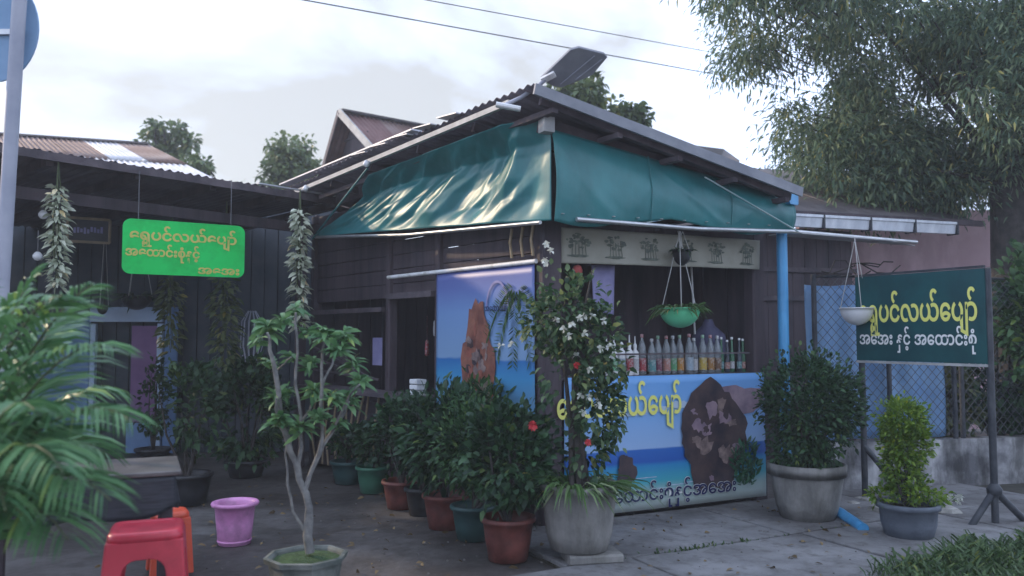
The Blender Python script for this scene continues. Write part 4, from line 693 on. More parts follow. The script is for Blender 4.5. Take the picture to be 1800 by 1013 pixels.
MB().bar((pa.x - 1.0, pa.y - .005, 2.06), (pb.x, pb.y - .005, 2.06), .03, .05).build('ledge', M['wall_ledge'] if 'wall_ledge' in M else M['pink_wall'], pwo)
MB().bar(P(1748, 470, 11.2), P(1748, 560, 11.2), .16, .16, up=(0, 1, 0)).build('pier', M['white'], pwo)
# low cement wall, fence posts, wire mesh, blue sheet
w0, w1 = G(1440, 868), G(1830, 848); wd = (w1 - w0).normalized(); wn_ = Vector((wd.y, -wd.x, 0))
lw = MB(); lw.grid(lambda u, v: w0 + (w1 - w0) * u + Vector((0, 0, .40 * v + .012 * mnoise.noise(Vector((u * 9, v, 0))) * v)) + wn_ * .008 * mnoise.noise(Vector((u * 14, v * 4, 3))), 60, 8)
lw.grid(lambda u, v: w0 + (w1 - w0) * u - wn_ * (.14 * v) + Vector((0, 0, .40 + .012 * mnoise.noise(Vector((u * 9, 1, 0))))), 60, 1)
lw.grid(lambda u, v: w0 + (w1 - w0) * u - wn_ * .14 + Vector((0, 0, .40 * v)), 4, 1)
lw.build('low_wall', M['wallcement'], None, w0, 'low stained cement wall behind the teal sign board', 'wall')
fe = thing('wire_fence', w0, 'chain link fence on the low wall in front of the blue sheet', 'fence')
fs = lambda k: w0 + (w1 - w0) * k - wn_ * .05
for k in (0.01, .33, .625, .66, .98): MB().tube([fs(k) + Vector((0, 0, .38)), fs(k) + Vector((0, 0, 1.80))], .022, 8).build('post', M['iron'], fe)
MB().tube([fs(0) + Vector((0, 0, 1.78)), fs(.35) + Vector((0, 0, 1.80)), fs(1) + Vector((0, 0, 1.79))], .012, 6).build('top_rail', M['iron'], fe)
wm = MB(); Wd = (w1 - w0).length; zt, zb = 1.77, .43; hh = zt - zb; k = -hh
while k < Wd:
    for sg in (1, -1):
        x0, x1 = (k, k + hh) if sg == 1 else (k + hh, k); za, zc = zb, zt
        c0, c1 = max(0, min(Wd, x0)), max(0, min(Wd, x1))
        if abs(c1 - c0) > .02:
            z0 = za + (c0 - x0) / (x1 - x0) * hh; z1 = za + (c1 - x0) / (x1 - x0) * hh
            wm.tube([w0 + wd * c0 - wn_ * (.045 + .004 * sg) + Vector((0, 0, z0)), w0 + wd * c1 - wn_ * (.045 + .004 * sg) + Vector((0, 0, z1))], .0032, 4, False)
    k += .085
wm.build('wire_mesh', M['wire_mesh'], fe, kind='stuff')
bs = MB(); bs.grid(lambda u, v: w0 + wd * (Wd * (.0 + .60 * u)) - wn_ * (.12 + .03 * mnoise.noise(Vector((u * 7, v * 1.5, 2))) + .02 * math.sin(u * 30 + v * 2)) + Vector((0, 0, .42 + 1.30 * v + .05 * mnoise.noise(Vector((u * 3, 0, 1))))), 60, 16)
bs.build('blue_sheet', M['blue_sheet'], None, w0, 'blue plastic sheet hung behind the wire fence', 'tarpaulin', solid=.003)
for k in range(5):
    rr = random.Random(k + 30); a = fs(.02 + k * .05) + Vector((0, 0, 1.80)); mb = MB(); pts = [a + Vector((rr.uniform(-.06, .06) + j * .09, rr.uniform(-.03, .03), rr.uniform(-.03, .12))) for j in range(5)]; mb.tube(pts, .006, 5)
    mb.build('dry_branch', M['bark'], None, a, '%s dry twig lying along the fence top left of the sign' % ('first', 'second', 'third', 'fourth', 'last')[k], 'twig', 'dry twigs on the fence top')

# ------------------------------------------------------------------ teal sign board
bl, br = G(1521, 878), G(1750, 925); sd_ = (br - bl).normalized(); snn = Vector((sd_.y, -sd_.x, 0))
sg = thing('shop_sign', bl, 'dark teal sign board with yellow and white lettering on two iron legs', 'sign')
zb0, zb1, zt0, zt1 = P(1505, 633, bl.y).z, P(1735, 640, br.y).z, P(1497, 490, bl.y).z, P(1730, 472, br.y).z
zb0 = zb1 = (zb0 + zb1) / 2; zt0 = zt1 = (zt0 + zt1) / 2 + .005
sw = (br - bl).length; off = -sd_ * .02
c00 = bl + off + Vector((0, 0, zb0)); c10 = br + Vector((0, 0, zb1)); c11 = br + Vector((0, 0, zt1)); c01 = bl + off + Vector((0, 0, zt0))
MB().prism([q + snn * .02 for q in (c00, c10, c11, c01)], snn * .014).build('board', M['sign_teal'], sg)
MB().bar(c00 + snn * .03 + Vector((0, 0, -.012)), c10 + snn * .03 + Vector((0, 0, -.012)), .02, .018).build('frame', M['wood_pole'], sg)
MB().bar(c01 + snn * .028 + Vector((0, 0, .012)), c11 + snn * .028 + Vector((0, 0, .012)), .02, .016).build('frame', M['iron'], sg)
for q in (bl, br): MB().tube([q, Vector((q.x, q.y, zt0))], .024, 10).build('leg', M['iron'], sg)
def brace(a, b): MB().tube([a, b], .024, 8).build('brace', M['iron'], sg)
hub = br + Vector((0, 0, .24)); brace(hub, br + Vector((-.20, -.05, .0))); brace(hub, br + Vector((.26, .06, .0))); brace(bl + Vector((0, 0, .42)), bl + Vector((.26, -.25, 0)))
MB().lathe(hub - Vector((0, 0, .04)), [(.02, 0), (.045, .012), (.05, .05), (.03, .08), (.02, .09)], 12).build('hub', M['iron'], sg)
hgt = zt0 - zb0; fo = snn * .0365
text_obj('lettering', T_NAME, c00 + sd_ * (.025 * sw) + Vector((0, 0, hgt * .46)) + fo, sd_, (0, 0, 1), sw * .945 / 6.891, hgt * .345, M['letter_yellow'], sg, .024)
for w_, x_ in ((T_COLD, 0.0), (T_AND, 3.4), (T_POUND, 4.92)): text_obj('lettering', w_, c00 + sd_ * ((.03 + x_ * .93 / 9.86) * sw) + Vector((0, 0, hgt * .195)) + fo, sd_, (0, 0, 1), sw * .93 / 9.86, hgt * .20, M['letter_white'], sg, .02)

# ------------------------------------------------------------------ green sign, eave and building on the left
lb = thing('left_building', (-4.2, 8.5, 0), 'dark open verandah building with flat sheet roof on the left of the yard', 'building')
e0, e1 = P(-90, 238, 5.45), P(596, 350, 7.95); ed = (e1 - e0).normalized(); eb = Vector((-ed.y, ed.x, 0)).normalized()
e1.z = e0.z + (e1.z - e0.z)
vr = MB()
for k in range(6): vr.bar(e0.lerp(e1, k / 5) + eb * .05 - Vector((0, 0, .06)), e0.lerp(e1, k / 5) + eb * 3.4 - Vector((0, 0, .22)), .05, .07)
vroof = vr.build('roof', M['wood_dark'], lb)
for k in range(6):
    a = e0.lerp(e1, k / 6); b = e0.lerp(e1, (k + 1.08) / 6); mb = MB(); corrugated(mb, a, b, a + eb * 3.6 - Vector((0, 0, .12)), 8, .011, 3, .012, k); mb.build('sheet', M['roof_under'], vroof, solid=.003)
MB().bar(e0 - Vector((0, 0, .035)) - eb * .01, e1 - Vector((0, 0, .035)) - eb * .01, .02, .06).build('fascia', M['wood_fascia'], vroof)
MB().bar(e0.lerp(e1, .72) + Vector((0, 0, .018)) - eb * .02, e1 + Vector((0, 0, .018)) - eb * .02, .03, .012).build('edge_strip', M['zinc'], vroof)
for k in (.03, .98): q = e0.lerp(e1, k) + eb * .5; MB().bar((q.x, q.y, 0), (q.x, q.y, e0.z - .06), .08, .08, up=eb).build('post', M['wood_dark'], lb)
MB().bar(e0 + eb * .3 - Vector((0, 0, .28)), e1 + eb * .3 - Vector((0, 0, .28)), .05, .09).build('beam', M['wood_dark'], lb)
k = 0
bx0, bx1 = Vector((-6.9, 9.1, 0)), Vector((-1.9, 9.3, 0)); nbk = 34
for k in range(nbk):
    a, b = bx0.lerp(bx1, (k + .04) / nbk), bx0.lerp(bx1, (k + .96) / nbk); c = (a + b) / 2
    MB().bar((c.x, c.y, .0), (c.x, c.y, 2.75), (b - a).length, .02, up=(0, 1, 0)).build('plank', M['teal_dark'], lb)
for k in range(22):  # left wall out of view, added to keep light out of the verandah
    c = Vector((-6.9, 5.0 + k * .19, 0)); MB().bar((c.x, c.y, 0), (c.x, c.y, 2.7), .18, .02, up=(1, 0, 0)).build('plank', M['teal_dark'], lb)
MB().prism([(-6.95, 9.2, 0), (-1.85, 9.4, 0), (-1.85, 9.4, 2.75), (-6.95, 9.2, 2.75)], (0, .03, 0)).build('back_light_stop', M['teal_dark'], lb)  # backing added so no daylight shows between the planks
MB().prism([(-6.95, 4.9, 0), (-6.95, 9.2, 0), (-6.95, 9.2, 2.75), (-6.95, 4.9, 2.75)], (-.03, 0, 0)).build('end_light_stop', M['teal_dark'], lb)  # end planks backed too, added to shut out light
dl, dr, dY = 165, 285, 9.02
def dp_(x, y, d=0.0): return P(x, y, dY - d)
fl = MB(); fl.bar(dp_(160, 553), dp_(286, 553), .05, .16); fl.build('door_lintel', M['blue_pale'], lb)
for x in (166, 283): q = dp_(x, 560); MB().bar((q.x, q.y, 0), (q.x, q.y, 1.42), .055, .05, up=(0, 1, 0)).build('door_frame', M['blue_pale'], lb)
q0, q1 = dp_(232, 573), dp_(279, 655); MB().prism([(q0.x, dY, .35), (q1.x, dY, .35), (q1.x, dY, q0.z), (q0.x, dY, q0.z)], (0, .03, 0)).build('door_leaf', M['purple'], lb)
MB().bar(((q0.x + q1.x) / 2, dY + .01, .02), ((q0.x + q1.x) / 2, dY + .01, .34), q1.x - q0.x + .06, .04, up=(0, 1, 0)).build('door_panel', M['blue_paint'], lb)
q0 = dp_(60, 560); q1 = dp_(158, 560); MB().prism([(q0.x, dY, .2), (q1.x, dY, .2), (q1.x, dY, 1.5), (q0.x, dY, 1.5)], (0, .03, 0)).build('wall_panel', M['blue_paint'], lb)
q0 = dp_(290, 560); q1 = dp_(312, 560); MB().prism([(q0.x, dY, 0.02), (q1.x, dY, .02), (q1.x, dY, 1.6), (q0.x, dY, 1.6)], (0, .03, 0)).build('wall_panel', M['blue_paint'], lb)
a, b = P(213, 481, 6.35), P(428, 489, 6.85); gdv = (b - a); gdv.z = 0; gw = gdv.length; gr_ = (b - a).normalized(); gh = .43
gu = Vector((0, 0, 1)); gu = (gu - gr_ * gu.dot(gr_)).normalized(); gn = gr_.cross(gu)
gs = thing('green_sign', a, 'bright green rounded sign with gold lettering hanging from the left eave', 'sign')
rc = .06; poly = []
for cx, cy, a0 in ((gw - rc, rc, -90), (gw - rc, gh - rc, 0), (rc, gh - rc, 90), (rc, rc, 180)):
    for k in range(7): an = math.radians(a0 + 15 * k); poly.append(a + gr_ * (cx + rc * math.cos(an)) + gu * (cy + rc * math.sin(an)))
MB().prism(poly, gn * .02).build('board', M['sign_green'], gs)
gf = gn * .0225
text_obj('lettering', T_NAME, a + gr_ * (.05 * gw) + gu * (gh * .63) + gf, gr_, gu, gw * .88 / 6.89, gh * .26, M['letter_gold'], gs, .03)
text_obj('lettering', T_POUND + T_AND, a + gr_ * (.02 * gw) + gu * (gh * .335) + gf, gr_, gu, gw * .66 / 6.8, gh * .22, M['letter_gold'], gs, .03)
text_obj('lettering', T_COLD, a + gr_ * (.60 * gw) + gu * (gh * .05) + gf, gr_, gu, gw * .36 / 3.1, gh * .20, M['letter_gold'], gs, .03)
for k in (.12, .88): q = a + gr_ * (gw * k) + gu * gh; MB().tube([q, q + Vector((0, 0, .38))], .004, 5).build('hanger', M['wire'], gs)
# framed board and globe lamps under the eave
fb = thing('framed_board', P(155, 408, 7.2), 'small dark framed notice board under the left eave', 'board')
fa, fb_, fh = P(118, 424, 7.1), P(192, 428, 7.3), .205; fd = (fb_ - fa); fN = Vector((fd.y, -fd.x, 0)).normalized()
MB().prism([fa, fb_, fb_ + Vector((0, 0, fh)), fa + Vector((0, 0, fh))], fN * .012).build('panel', M['black'], fb)
for (p, q) in ((fa, fb_), (fa + Vector((0, 0, fh)), fb_ + Vector((0, 0, fh))), (fa, fa + Vector((0, 0, fh))), (fb_, fb_ + Vector((0, 0, fh)))): MB().bar(p + fN * .012, q + fN * .012, .018, .022).build('frame', M['bamboo'], fb)
mb = MB(); rr = random.Random(3)
for k in range(9): q = fa + fd * (.16 + .08 * k) + fN * .014 + Vector((0, 0, .08 + rr.uniform(-.01, .01))); mb.bar(q, q + Vector((0, 0, rr.uniform(.03, .06))), .018, .004, up=fN)
mb.build('marks', M['lilac'], fb)
for k, (x, y) in enumerate(((76, 378), (66, 451))):
    q = P(x, y, 6.3); t = thing('globe_lamp', q, '%s white globe lamp beside the hanging vine at the left' % ('upper', 'lower')[k], 'lamp', 'globe lamps')
    MB().lathe(q, [(.001, -.034), (.02, -.028), (.034, -.008), (.034, .01), (.02, .03), (.012, .036)], 14).build('globe', M['white_plastic'], t); MB().tube([q + Vector((0, 0, .034)), q + Vector((0, 0, .2))], .005, 5).build('cable', M['wire'], t)
# round disc on a post at the left edge
rs = thing('road_sign', G(-40, 1060), 'round blue grey disc on a slim post at the left edge', 'sign')
pt, pb_ = P(38, -60, 4.5), P(2, 640, 4.5); pb_ = Vector((pb_.x - .05, 4.5, 0.0))
MB().tube([pb_, pt], .038, 12).build('post', M['pole_grey'], rs)
dc = P(-6, 52, 4.56); mb = MB(); V = [dc + Vector((.235 * math.cos(2 * math.pi * k / 40), .0, .30 * math.sin(2 * math.pi * k / 40))) for k in range(40)]; mb.prism(V, (0, .012, 0)); mb.build('disc', M['disc'], rs)
MB().bar(dc + Vector((-.16, -.012, -.02)), dc + Vector((.16, -.012, -.02)), .02, .03).build('bracket', M['steel'], rs)

# ------------------------------------------------------------------ houses behind
rh = thing('rusty_roof_house', P(150, 300, 12.5), 'house behind the verandah with rusty patched corrugated roof', 'house')
r0, r1 = P(-160, 236, 13.0), P(262, 263, 13.6); b0, b1 = P(-160, 285, 10.6), P(392, 322, 11.0)
r0.z = r1.z = (r0.z + r1.z) / 2 + .0; r0.z += .12
MB().prism([Vector((b0.x, b0.y + .4, 0)), Vector((b1.x, b1.y + .4, 0)), Vector((b1.x, b1.y + .4, b1.z - .15)), Vector((b0.x, b0.y + .4, b0.z - .15))], (0, .1, 0)).build('wall', M['teal_dark'], rh)
rb_ = MB(); rb_.bar(r0 + Vector((0, .03, -.08)), r1 + Vector((0, .03, -.08)), .1, .1); rroof = rb_.build('roof', M['wood_dark'], rh)
for k in range(7):
    for j in range(2):
        u0, u1 = k / 7, (k + 1.05) / 7; v0, v1 = (0, .58) if j == 0 else (.54, 1.0)
        def q(u, v): return r0.lerp(r1, min(u, 1)).lerp(b0.lerp(b1, min(u, 1)), v)
        mb = MB(); a, b, c = q(u0, v0), q(u1, v0), q(u0, v1); n = (b - a).cross(c - a).normalized(); nz = n if n.z > 0 else -n; dd = nz * (.02 if j == 0 else .004)
        def fn(u, v): return q(u0 + (u1 - u0) * u, v0 + (v1 - v0) * v) + nz * .014 * math.sin(2 * math.pi * u * 7) + dd
        mb.grid(fn, 56, 3); mb.build('sheet', M['zinc'] if (j == 1 and k >= 4) or (j == 0 and k == 5) else M['rust'], rroof, solid=.004)
MB().bar(r0 + Vector((0, 0, .03)), r1 + Vector((0, 0, .03)), .2, .03).build('ridge_cap', M['roof_old'], rroof)
gh_ = thing('gable_house', P(620, 300, 14), 'tall gabled house with dark red rusty roof behind the shop', 'house')
ga_, gb_ = P(598, 197, 13.5), P(830, 214, 15.2); gb_.z = ga_.z; fe0 = P(672, 280, 12.6); fe1 = fe0 + (gb_ - ga_); re0 = P(552, 330, 14.6); re0.z = fe0.z - .4; re1 = re0 + (gb_ - ga_)
gwl = MB(); ins = (gb_ - ga_).normalized() * .25
gwl.prism([fe0 + ins, ga_ + ins - Vector((0, 0, .06)), re0 + ins, Vector((re0.x, re0.y, 0)) + ins, Vector((fe0.x, fe0.y, 0)) + ins], ins * .3); gwl.build('wall', M['wood_dark'], gh_)
for k in range(3):
    z_ = fe0.z - .1 + k * .35; f_ = (z_ - fe0.z) / (ga_.z - fe0.z); f_ = max(0, f_)
    p, q = fe0.lerp(ga_, f_), re0.lerp(ga_, max(0, (z_ - re0.z) / (ga_.z - re0.z))); p.z = q.z = z_; MB().bar(p + ins * .9, q + ins * .9, .03, .03).build('batten', M['wood_fascia'], gh_)
rg = MB(); rg.bar(ga_ - Vector((0, 0, .06)), gb_ - Vector((0, 0, .06)), .08, .08); groof = rg.build('roof', M['wood_dark'], gh_)
for k in range(4):
    u0, u1 = k / 4, (k + 1.05) / 4
    for j, (e0_, e1_) in enumerate(((fe0, fe1), (re0, re1))):
        mb = MB(); corrugated(mb, ga_.lerp(gb_, u0), ga_.lerp(gb_, u1), ga_.lerp(gb_, u0) + (e0_ - ga_) * 1.05, 8, .014, 3, .01, k); mb.build('sheet', M['rust_red'] if k != 1 else M['rust'], groof, solid=.004)
MB().bar(ga_ + Vector((0, 0, .03)) , gb_ + Vector((0, 0, .03)), .16, .03).build('ridge_cap', M['roof_old'], groof)
MB().bar(ga_ - ins * .1, fe0 - ins * .1, .03, .12).build('barge_board', M['wood_pole'], groof)
MB().bar(ga_ - ins * .1, re0 - ins * .1, .03, .10).build('barge_board', M['wood_fascia'], groof)
# stub of a grey roof showing over the shop's right slope
sr = thing('far_roof', P(1255, 268, 11), 'dark grey roof end showing above the right slope of the shop', 'roof')
a, b, c = P(1215, 255, 12), P(1272, 262, 12), P(1300, 282, 11.2)
mb = MB(); mb.prism([a, b, c, Vector((a.x - .3, 10.5, 2.6)), Vector((a.x - 1.2, 11, 2.6))], (0, .02, -.04)); mb.build('sheet', M['roof_old'], sr)
MB().prism([Vector((a.x - 1.2, 11.2, 0)), Vector((c.x, 11.4, 0)), Vector((c.x, 11.4, 2.9)), Vector((a.x - 1.2, 11.2, 2.6))], (0, .1, 0)).build('wall', M['wood_dark'], sr)

# ------------------------------------------------------------------ trees
def twig_leaves(centres, per, sigma, llen, droop, mleaf, wr, parent, outc, name='crown'):
    C = np.array(centres, float); N = len(C) * per
    c = np.repeat(C, per, 0); sg_ = np.repeat(NP.uniform(.6, 1.35, len(C)), per)[:, None] * sigma
    off = np.clip(NP.normal(size=(N, 3)), -1.9, 1.9) * sg_ * np.array([1, 1, .85]); p = c + off
    d = norm(off) * .55 + NP.normal(size=(N, 3)) * .35 + np.array([0, 0, -droop])
    return leaf_obj(name, p, d, NP.uniform(.65, 1.25, N) * llen, wr, mleaf, parent, fold=.3, curl=.2)
def limbs(mb, root, targets, r0, seed):
    rr = random.Random(seed); root = Vector(root)
    for t_ in targets:
        t_ = Vector(t_); mid = root.lerp(t_, .5) + Vector((rr.uniform(-.2, .2), rr.uniform(-.2, .2), rr.uniform(.0, .35)))
        mb.tube([root, root.lerp(mid, .5), mid, mid.lerp(t_, .55) + Vector((rr.uniform(-.08, .08), 0, rr.uniform(-.05, .1))), t_], [r0, r0 * .8, r0 * .55, r0 * .35, r0 * .12], 7, False)
tb = Vector((5.70, 9.2, 0))
tree = thing('mango_tree', tb, 'big leafy tree with hanging narrow leaves over the right side', 'tree')
cent = []; rr = random.Random(5)
def xleft(y):
    pts = [(-400, 1190), (-60, 1195), (0, 1225), (60, 1255), (120, 1268), (170, 1310), (210, 1345), (260, 1378), (300, 1362), (335, 1400), (365, 1500), (395, 1640), (425, 1700)]
    for (ya, xa), (yb, xb) in zip(pts, pts[1:]):
        if ya <= y <= yb: return xa + (xb - xa) * (y - ya) / (yb - ya)
    return 1760
while len(cent) < 620:
    y = rr.uniform(-330, 360); x = rr.uniform(1190, 2050); Y = rr.uniform(9.0 if x < 1700 and y > 60 else 7.9, 11.6)
    if x < xleft(y) + 22 + rr.uniform(-14, 22): continue
    if x > 1700 and y > 325: continue
    q = P(x, y, Y)
    if mnoise.noise(q * .9 + Vector((3.1, 0, 1))) < -.11: continue
    if mnoise.noise(Vector((x / 120, y / 120, .5))) < -.33: continue
    cent.append(tuple(q))
extra = 0
while extra < 110:
    y = rr.uniform(235, 362); x = rr.uniform(1385, 1830)
    if x < xleft(y) + 25 or (x > 1690 and y > 320): continue
    cent.append(tuple(P(x, y, rr.uniform(8.9, 10.4)))); extra += 1
tk = MB(); fork = Vector((5.66, 9.2, 2.85))
tk.tube([tb, tb + Vector((-.03, 0, .5)), tb + Vector((-.05, 0, 1.5)), fork, fork + Vector((.1, .1, 1.0)), fork + Vector((.2, .3, 2.2))], [.42, .31, .27, .25, .18, .09], 14)
limbs(tk, fork + Vector((0, 0, .1)), [cent[i] for i in range(0, 620, 31)], .034, 3)
for i in range(0, 620, 3):
    c = Vector(cent[i]); c2 = Vector(cent[(i * 7 + 3) % 620])
    tk.tube([c + (fork + Vector((0, 0, .8)) - c) * .22, c + (fork + Vector((0, 0, .8)) - c) * .08 + Vector((0, 0, .06)), c], [.010, .007, .003], 5, False)
tk.build('trunk', M['bark'], tree)
twig_leaves(cent, 205, .18, .095, .35, M['l_tree'], .24, tree, None)
def far_tree(name, label, x, y, Y, rx, rz, ncl, per, llen, seed, lean=0.0, mleaf='l_back'):
    c = P(x, y, Y); base = Vector((c.x, Y + .2, 0)); t = thing(name, base, label, 'tree', 'trees beyond the roofs'); rr = random.Random(seed); C_ = []
    while len(C_) < ncl:
        v = Vector((rr.uniform(-1, 1), rr.uniform(-1, 1), rr.uniform(-1, 1)))
        if v.length > 1 or mnoise.noise(v * 1.7 + Vector((seed, 0, 0))) < -.12: continue
        C_.append(tuple(c + Vector((v.x * rx, v.y * rx, v.z * rz))))
    mb = MB(); mb.tube([base, base.lerp(c, .5) + Vector((.1, 0, 0)), c - Vector((0, 0, rz * .3))], [.16, .12, .07], 8)
    limbs(mb, c - Vector((0, 0, rz * .6)), C_[::4], .04, seed); mb.build('trunk', M['bark'], t)
    twig_leaves(C_, per, rx * .17, llen, .1, M[mleaf], .5, t, None); return t
far_tree('roadside_tree', 'round dark tree crown above the rusty roof', 296, 262, 17, .52, .58, 34, 55, .16, 1)
far_tree('roadside_tree', 'thin airy tree crown right of the round one over the rusty roof', 350, 300, 16, .42, .55, 20, 32, .14, 2)
far_tree('roadside_tree', 'leafy tree crown in the gap left of the gabled house', 520, 300, 17, .66, .62, 44, 60, .15, 3)
far_tree('roadside_tree', 'low bush crown at the foot of the gap above the verandah eave', 455, 335, 16, .40, .22, 16, 40, .12, 4)
far_tree('roadside_tree', 'pale drooping tree top behind the solar lamp', 1015, 175, 13, .42, .36, 26, 45, .15, 5)
far_tree('roadside_tree', 'small dark tree top above the right roof slope', 1100, 215, 13.5, .40, .30, 22, 45, .14, 6)
# hedge growth behind the low wall on the right
def bush(name, label, c, r, n, llen, mleaf, seed, wr=.45):
    c = Vector(c); t = thing(name, (c.x, c.y, 0), label, 'bush')
    stems(t, (c.x, c.y, 0), [c + Vector((random.Random(seed + k).uniform(-.7, .7) * r[0], 0, random.Random(seed + k + 9).uniform(-.3, .8) * r[2])) for k in range(9)], .015, M['bark'], seed=seed)
    p = shrub_pts(c, r, n, seed, -.05); leaf_obj('foliage', p, out_dirs(p, c), NP.uniform(.7, 1.3, n) * llen, wr, M[mleaf], t); return t
bush('wall_bush', 'dark leafy bush behind the low wall at the right edge', (4.55, 7.75, .95), (.55, .35, .75), 2600, .11, 'l_shrub', 61)
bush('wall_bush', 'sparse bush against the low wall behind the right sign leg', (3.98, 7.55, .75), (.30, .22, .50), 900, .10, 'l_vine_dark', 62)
bush('wall_bush', 'tall green bush between the sign and the big tree trunk', (4.85, 7.5, 1.6), (.38, .3, .55), 1500, .11, 'l_shrub', 63)

bush('wall_bush', 'light green bush at the right edge between sign leg and tree trunk', (4.75, 7.3, 1.35), (.42, .2, .75), 2200, .10, 'l_shrub2', 64)

# ------------------------------------------------------------------ overhead wires
def wire(label, a, b, sag=.12, r=.008):
    a, b = Vector(a), Vector(b); d = b - a; a = a - d * .6; b = b + d * 3; mb = MB()
    mb.tube([a.lerp(b, k / 16) - Vector((0, 0, sag * 4 * (k / 16) * (1 - k / 16))) for k in range(17)], r, 5, False); mb.build('overhead_wire', M['wire'], None, a, label, 'wire')
wire('lower overhead wire running to the solar lamp', P(555, 4, 9), P(1080, 99, 11.5), 0)
wire('upper overhead wire crossing the top of the sky', P(770, 4, 9), P(1010, 48, 10.5), 0, .006)

# ------------------------------------------------------------------ big cement pots
M['l_vineleaf'] = mat_leaf('climber_leaf', (.02, .055, .025), (.15, .22, .10), .5, .3, mid=(.05, .11, .045))
def vine_plant():
    loc = Vector((.385, 4.80, .075)); t = thing('flowering_vine', loc, 'tall vine with white flowers climbing the corner post from a cement pot on a brick', 'potted plant')
    MB().lathe(loc, [(.10, 0), (.165, .004), (.19, .10), (.208, .26), (.214, .335), (.228, .34), (.23, .37), (.212, .374), (.198, .36), (.19, .31)], 40, jit=.012).build('pot', M['cement'], t)
    MB().lathe(loc, [(.195, .325), (.1, .335), (.001, .34)], 24).build('soil', M['soil'], t)
    top = loc + Vector((0, 0, .33)); mb = MB(); rr = random.Random(2)
    for k in range(7):
        x = rr.uniform(-.05, .06); mb.tube([top + Vector((x, rr.uniform(-.05, .05), 0)), top + Vector((x * .5 - .02, .05, .35)), top + Vector((x * 1.5 - .01, .08, .75)), top + Vector((rr.uniform(-.18, .2), .1, 1.0 + rr.uniform(0, .28)))], [.016, .014, .011, .005], 6)
    mb.build('stem', M['bark'], t)
    L0 = []; D0 = []
    for c, r, n in (((-.06, .08, 1.34), (.24, .2, .26), 620), ((.11, .08, 1.12), (.18, .18, .30), 560), ((-.08, .04, 1.02), (.16, .16, .28), 300), ((.10, .06, .78), (.15, .14, .25), 300), ((.05, .04, .55), (.13, .12, .22), 200), ((.18, .08, .74), (.10, .1, .26), 170), ((-.22, .05, 1.3), (.13, .1, .16), 170)):
        cc = loc + Vector(c); p = shrub_pts(cc, r, int(n * .92), c[2] * 7, .06, 4.5); L0.append(p); D0.append(out_dirs(p, cc, -.05))
    p = np.concatenate(L0); d = np.concatenate(D0); leaf_obj('foliage', p, d, NP.uniform(.7, 1.3, len(p)) * .052, .55, M['l_vineleaf'], t)
    fl_, fd_ = [], []
    hubs = [(rr.gauss(.05, .12), 1.16 + rr.gauss(.05, .2)) for _ in range(11)]
    for k in range(24):
        hx, hz = rr.choice(hubs); c = loc + Vector((hx + rr.gauss(0, .035), -.1 + rr.uniform(-.08, .08), hz + rr.gauss(0, .035)))
        for j in range(5):
            a = 2 * math.pi * j / 5 + rr.random(); fl_.append(tuple(c)); fd_.append((math.cos(a), -.35, math.sin(a) * .9))
    leaf_obj('white_flowers', fl_, fd_, .026, .85, M['petal_white'], t, curl=.05, kind='stuff')
    fl_, fd_ = [], []
    for c in ((.04, -.14, .62), (-.02, -.13, 1.05)):
        for j in range(9):
            a = 2 * math.pi * j / 9; fl_.append(tuple(loc + Vector(c))); fd_.append((math.cos(a), -.5, math.sin(a)))
    leaf_obj('red_flowers', fl_, fd_, .024, .8, M['petal_red'], t, kind='stuff')
    n = 230; a = NP.rand(n) * 2 * math.pi; q = NP.uniform(.05, .2, n)
    p = np.stack([loc.x + np.cos(a) * q, loc.y + np.sin(a) * q, np.full(n, loc.z + .35)], 1); dd = np.stack([np.cos(a) + .35, np.sin(a), NP.uniform(.05, .7, n)], 1)
    leaf_obj('strap_leaves', p, dd, NP.uniform(.14, .33, n), .06, M['l_strap'], t, curl=.5)
    return t
vine_plant()
mb = MB(); mb.bar(Vector((.30, 4.72, .048)), Vector((.60, 4.78, .048)), .22, .05, bev=.01); mb.build('brick_support', M['cement'], None, (.45, 4.8, .02), 'flat cement block under the flowering vine pot', 'block')
cl = Vector((2.07, 5.86, .02)); t = thing('round_bush', cl, 'large rounded dark green bush in a cement pot right of the banner', 'potted plant')
MB().lathe(cl, [(.13, 0), (.185, .004), (.215, .1), (.245, .28), (.25, .34), (.266, .298), (.268, .375), (.25, .378), (.235, .36), (.225, .31)], 40, jit=.012, seed=3).build('pot', M['cement'], t)
MB().lathe(cl, [(.23, .33), (.1, .335), (.001, .34)], 24).build('soil', M['soil'], t)
cc = cl + Vector((.03, 0, .78)); stems(t, cl + Vector((0, 0, .32)), [cc + Vector((random.Random(k).uniform(-.25, .25), random.Random(k + 5).uniform(-.2, .2), random.Random(k + 9).uniform(-.1, .3))) for k in range(10)], .014, M['bark'], seed=4)
pp = [shrub_pts(cc, (.335, .32, .37), 5200, 12, -.22), shrub_pts(cc + Vector((-.05, 0, -.32)), (.24, .24, .16), 1100, 13, -.2), shrub_pts(cc + Vector((.2, 0, .05)), (.2, .2, .22), 900, 14, -.2)]
p = np.concatenate(pp); leaf_obj('foliage', p, out_dirs(p, cc, .3), NP.uniform(.7, 1.25, len(p)) * .042, .5, M['l_shrub'], t)
yl = Vector((2.53, 5.34, 0)); t = thing('yellow_shrub', yl, 'yellow green column shaped shrub in a dark grey pot before the sign', 'potted plant')
MB().lathe(yl, [(.10, 0), (.14, .004), (.165, .10), (.172, .19), (.19, .195), (.192, .225), (.175, .228), (.165, .21), (.16, .17)], 32, jit=.015, seed=5).build('pot', M['grey_pot'], t)
MB().lathe(yl, [(.165, .19), (.1, .2), (.001, .205)], 24).build('soil', M['soil'], t)
stems(t, yl + Vector((0, 0, .18)), [yl + Vector((x, 0, z)) for x, z in ((-.06, .8), (.05, .75), (0, .6), (-.1, .45), (.08, .4))], .013, M['bark'], seed=8)
pp, cs_ = [], []
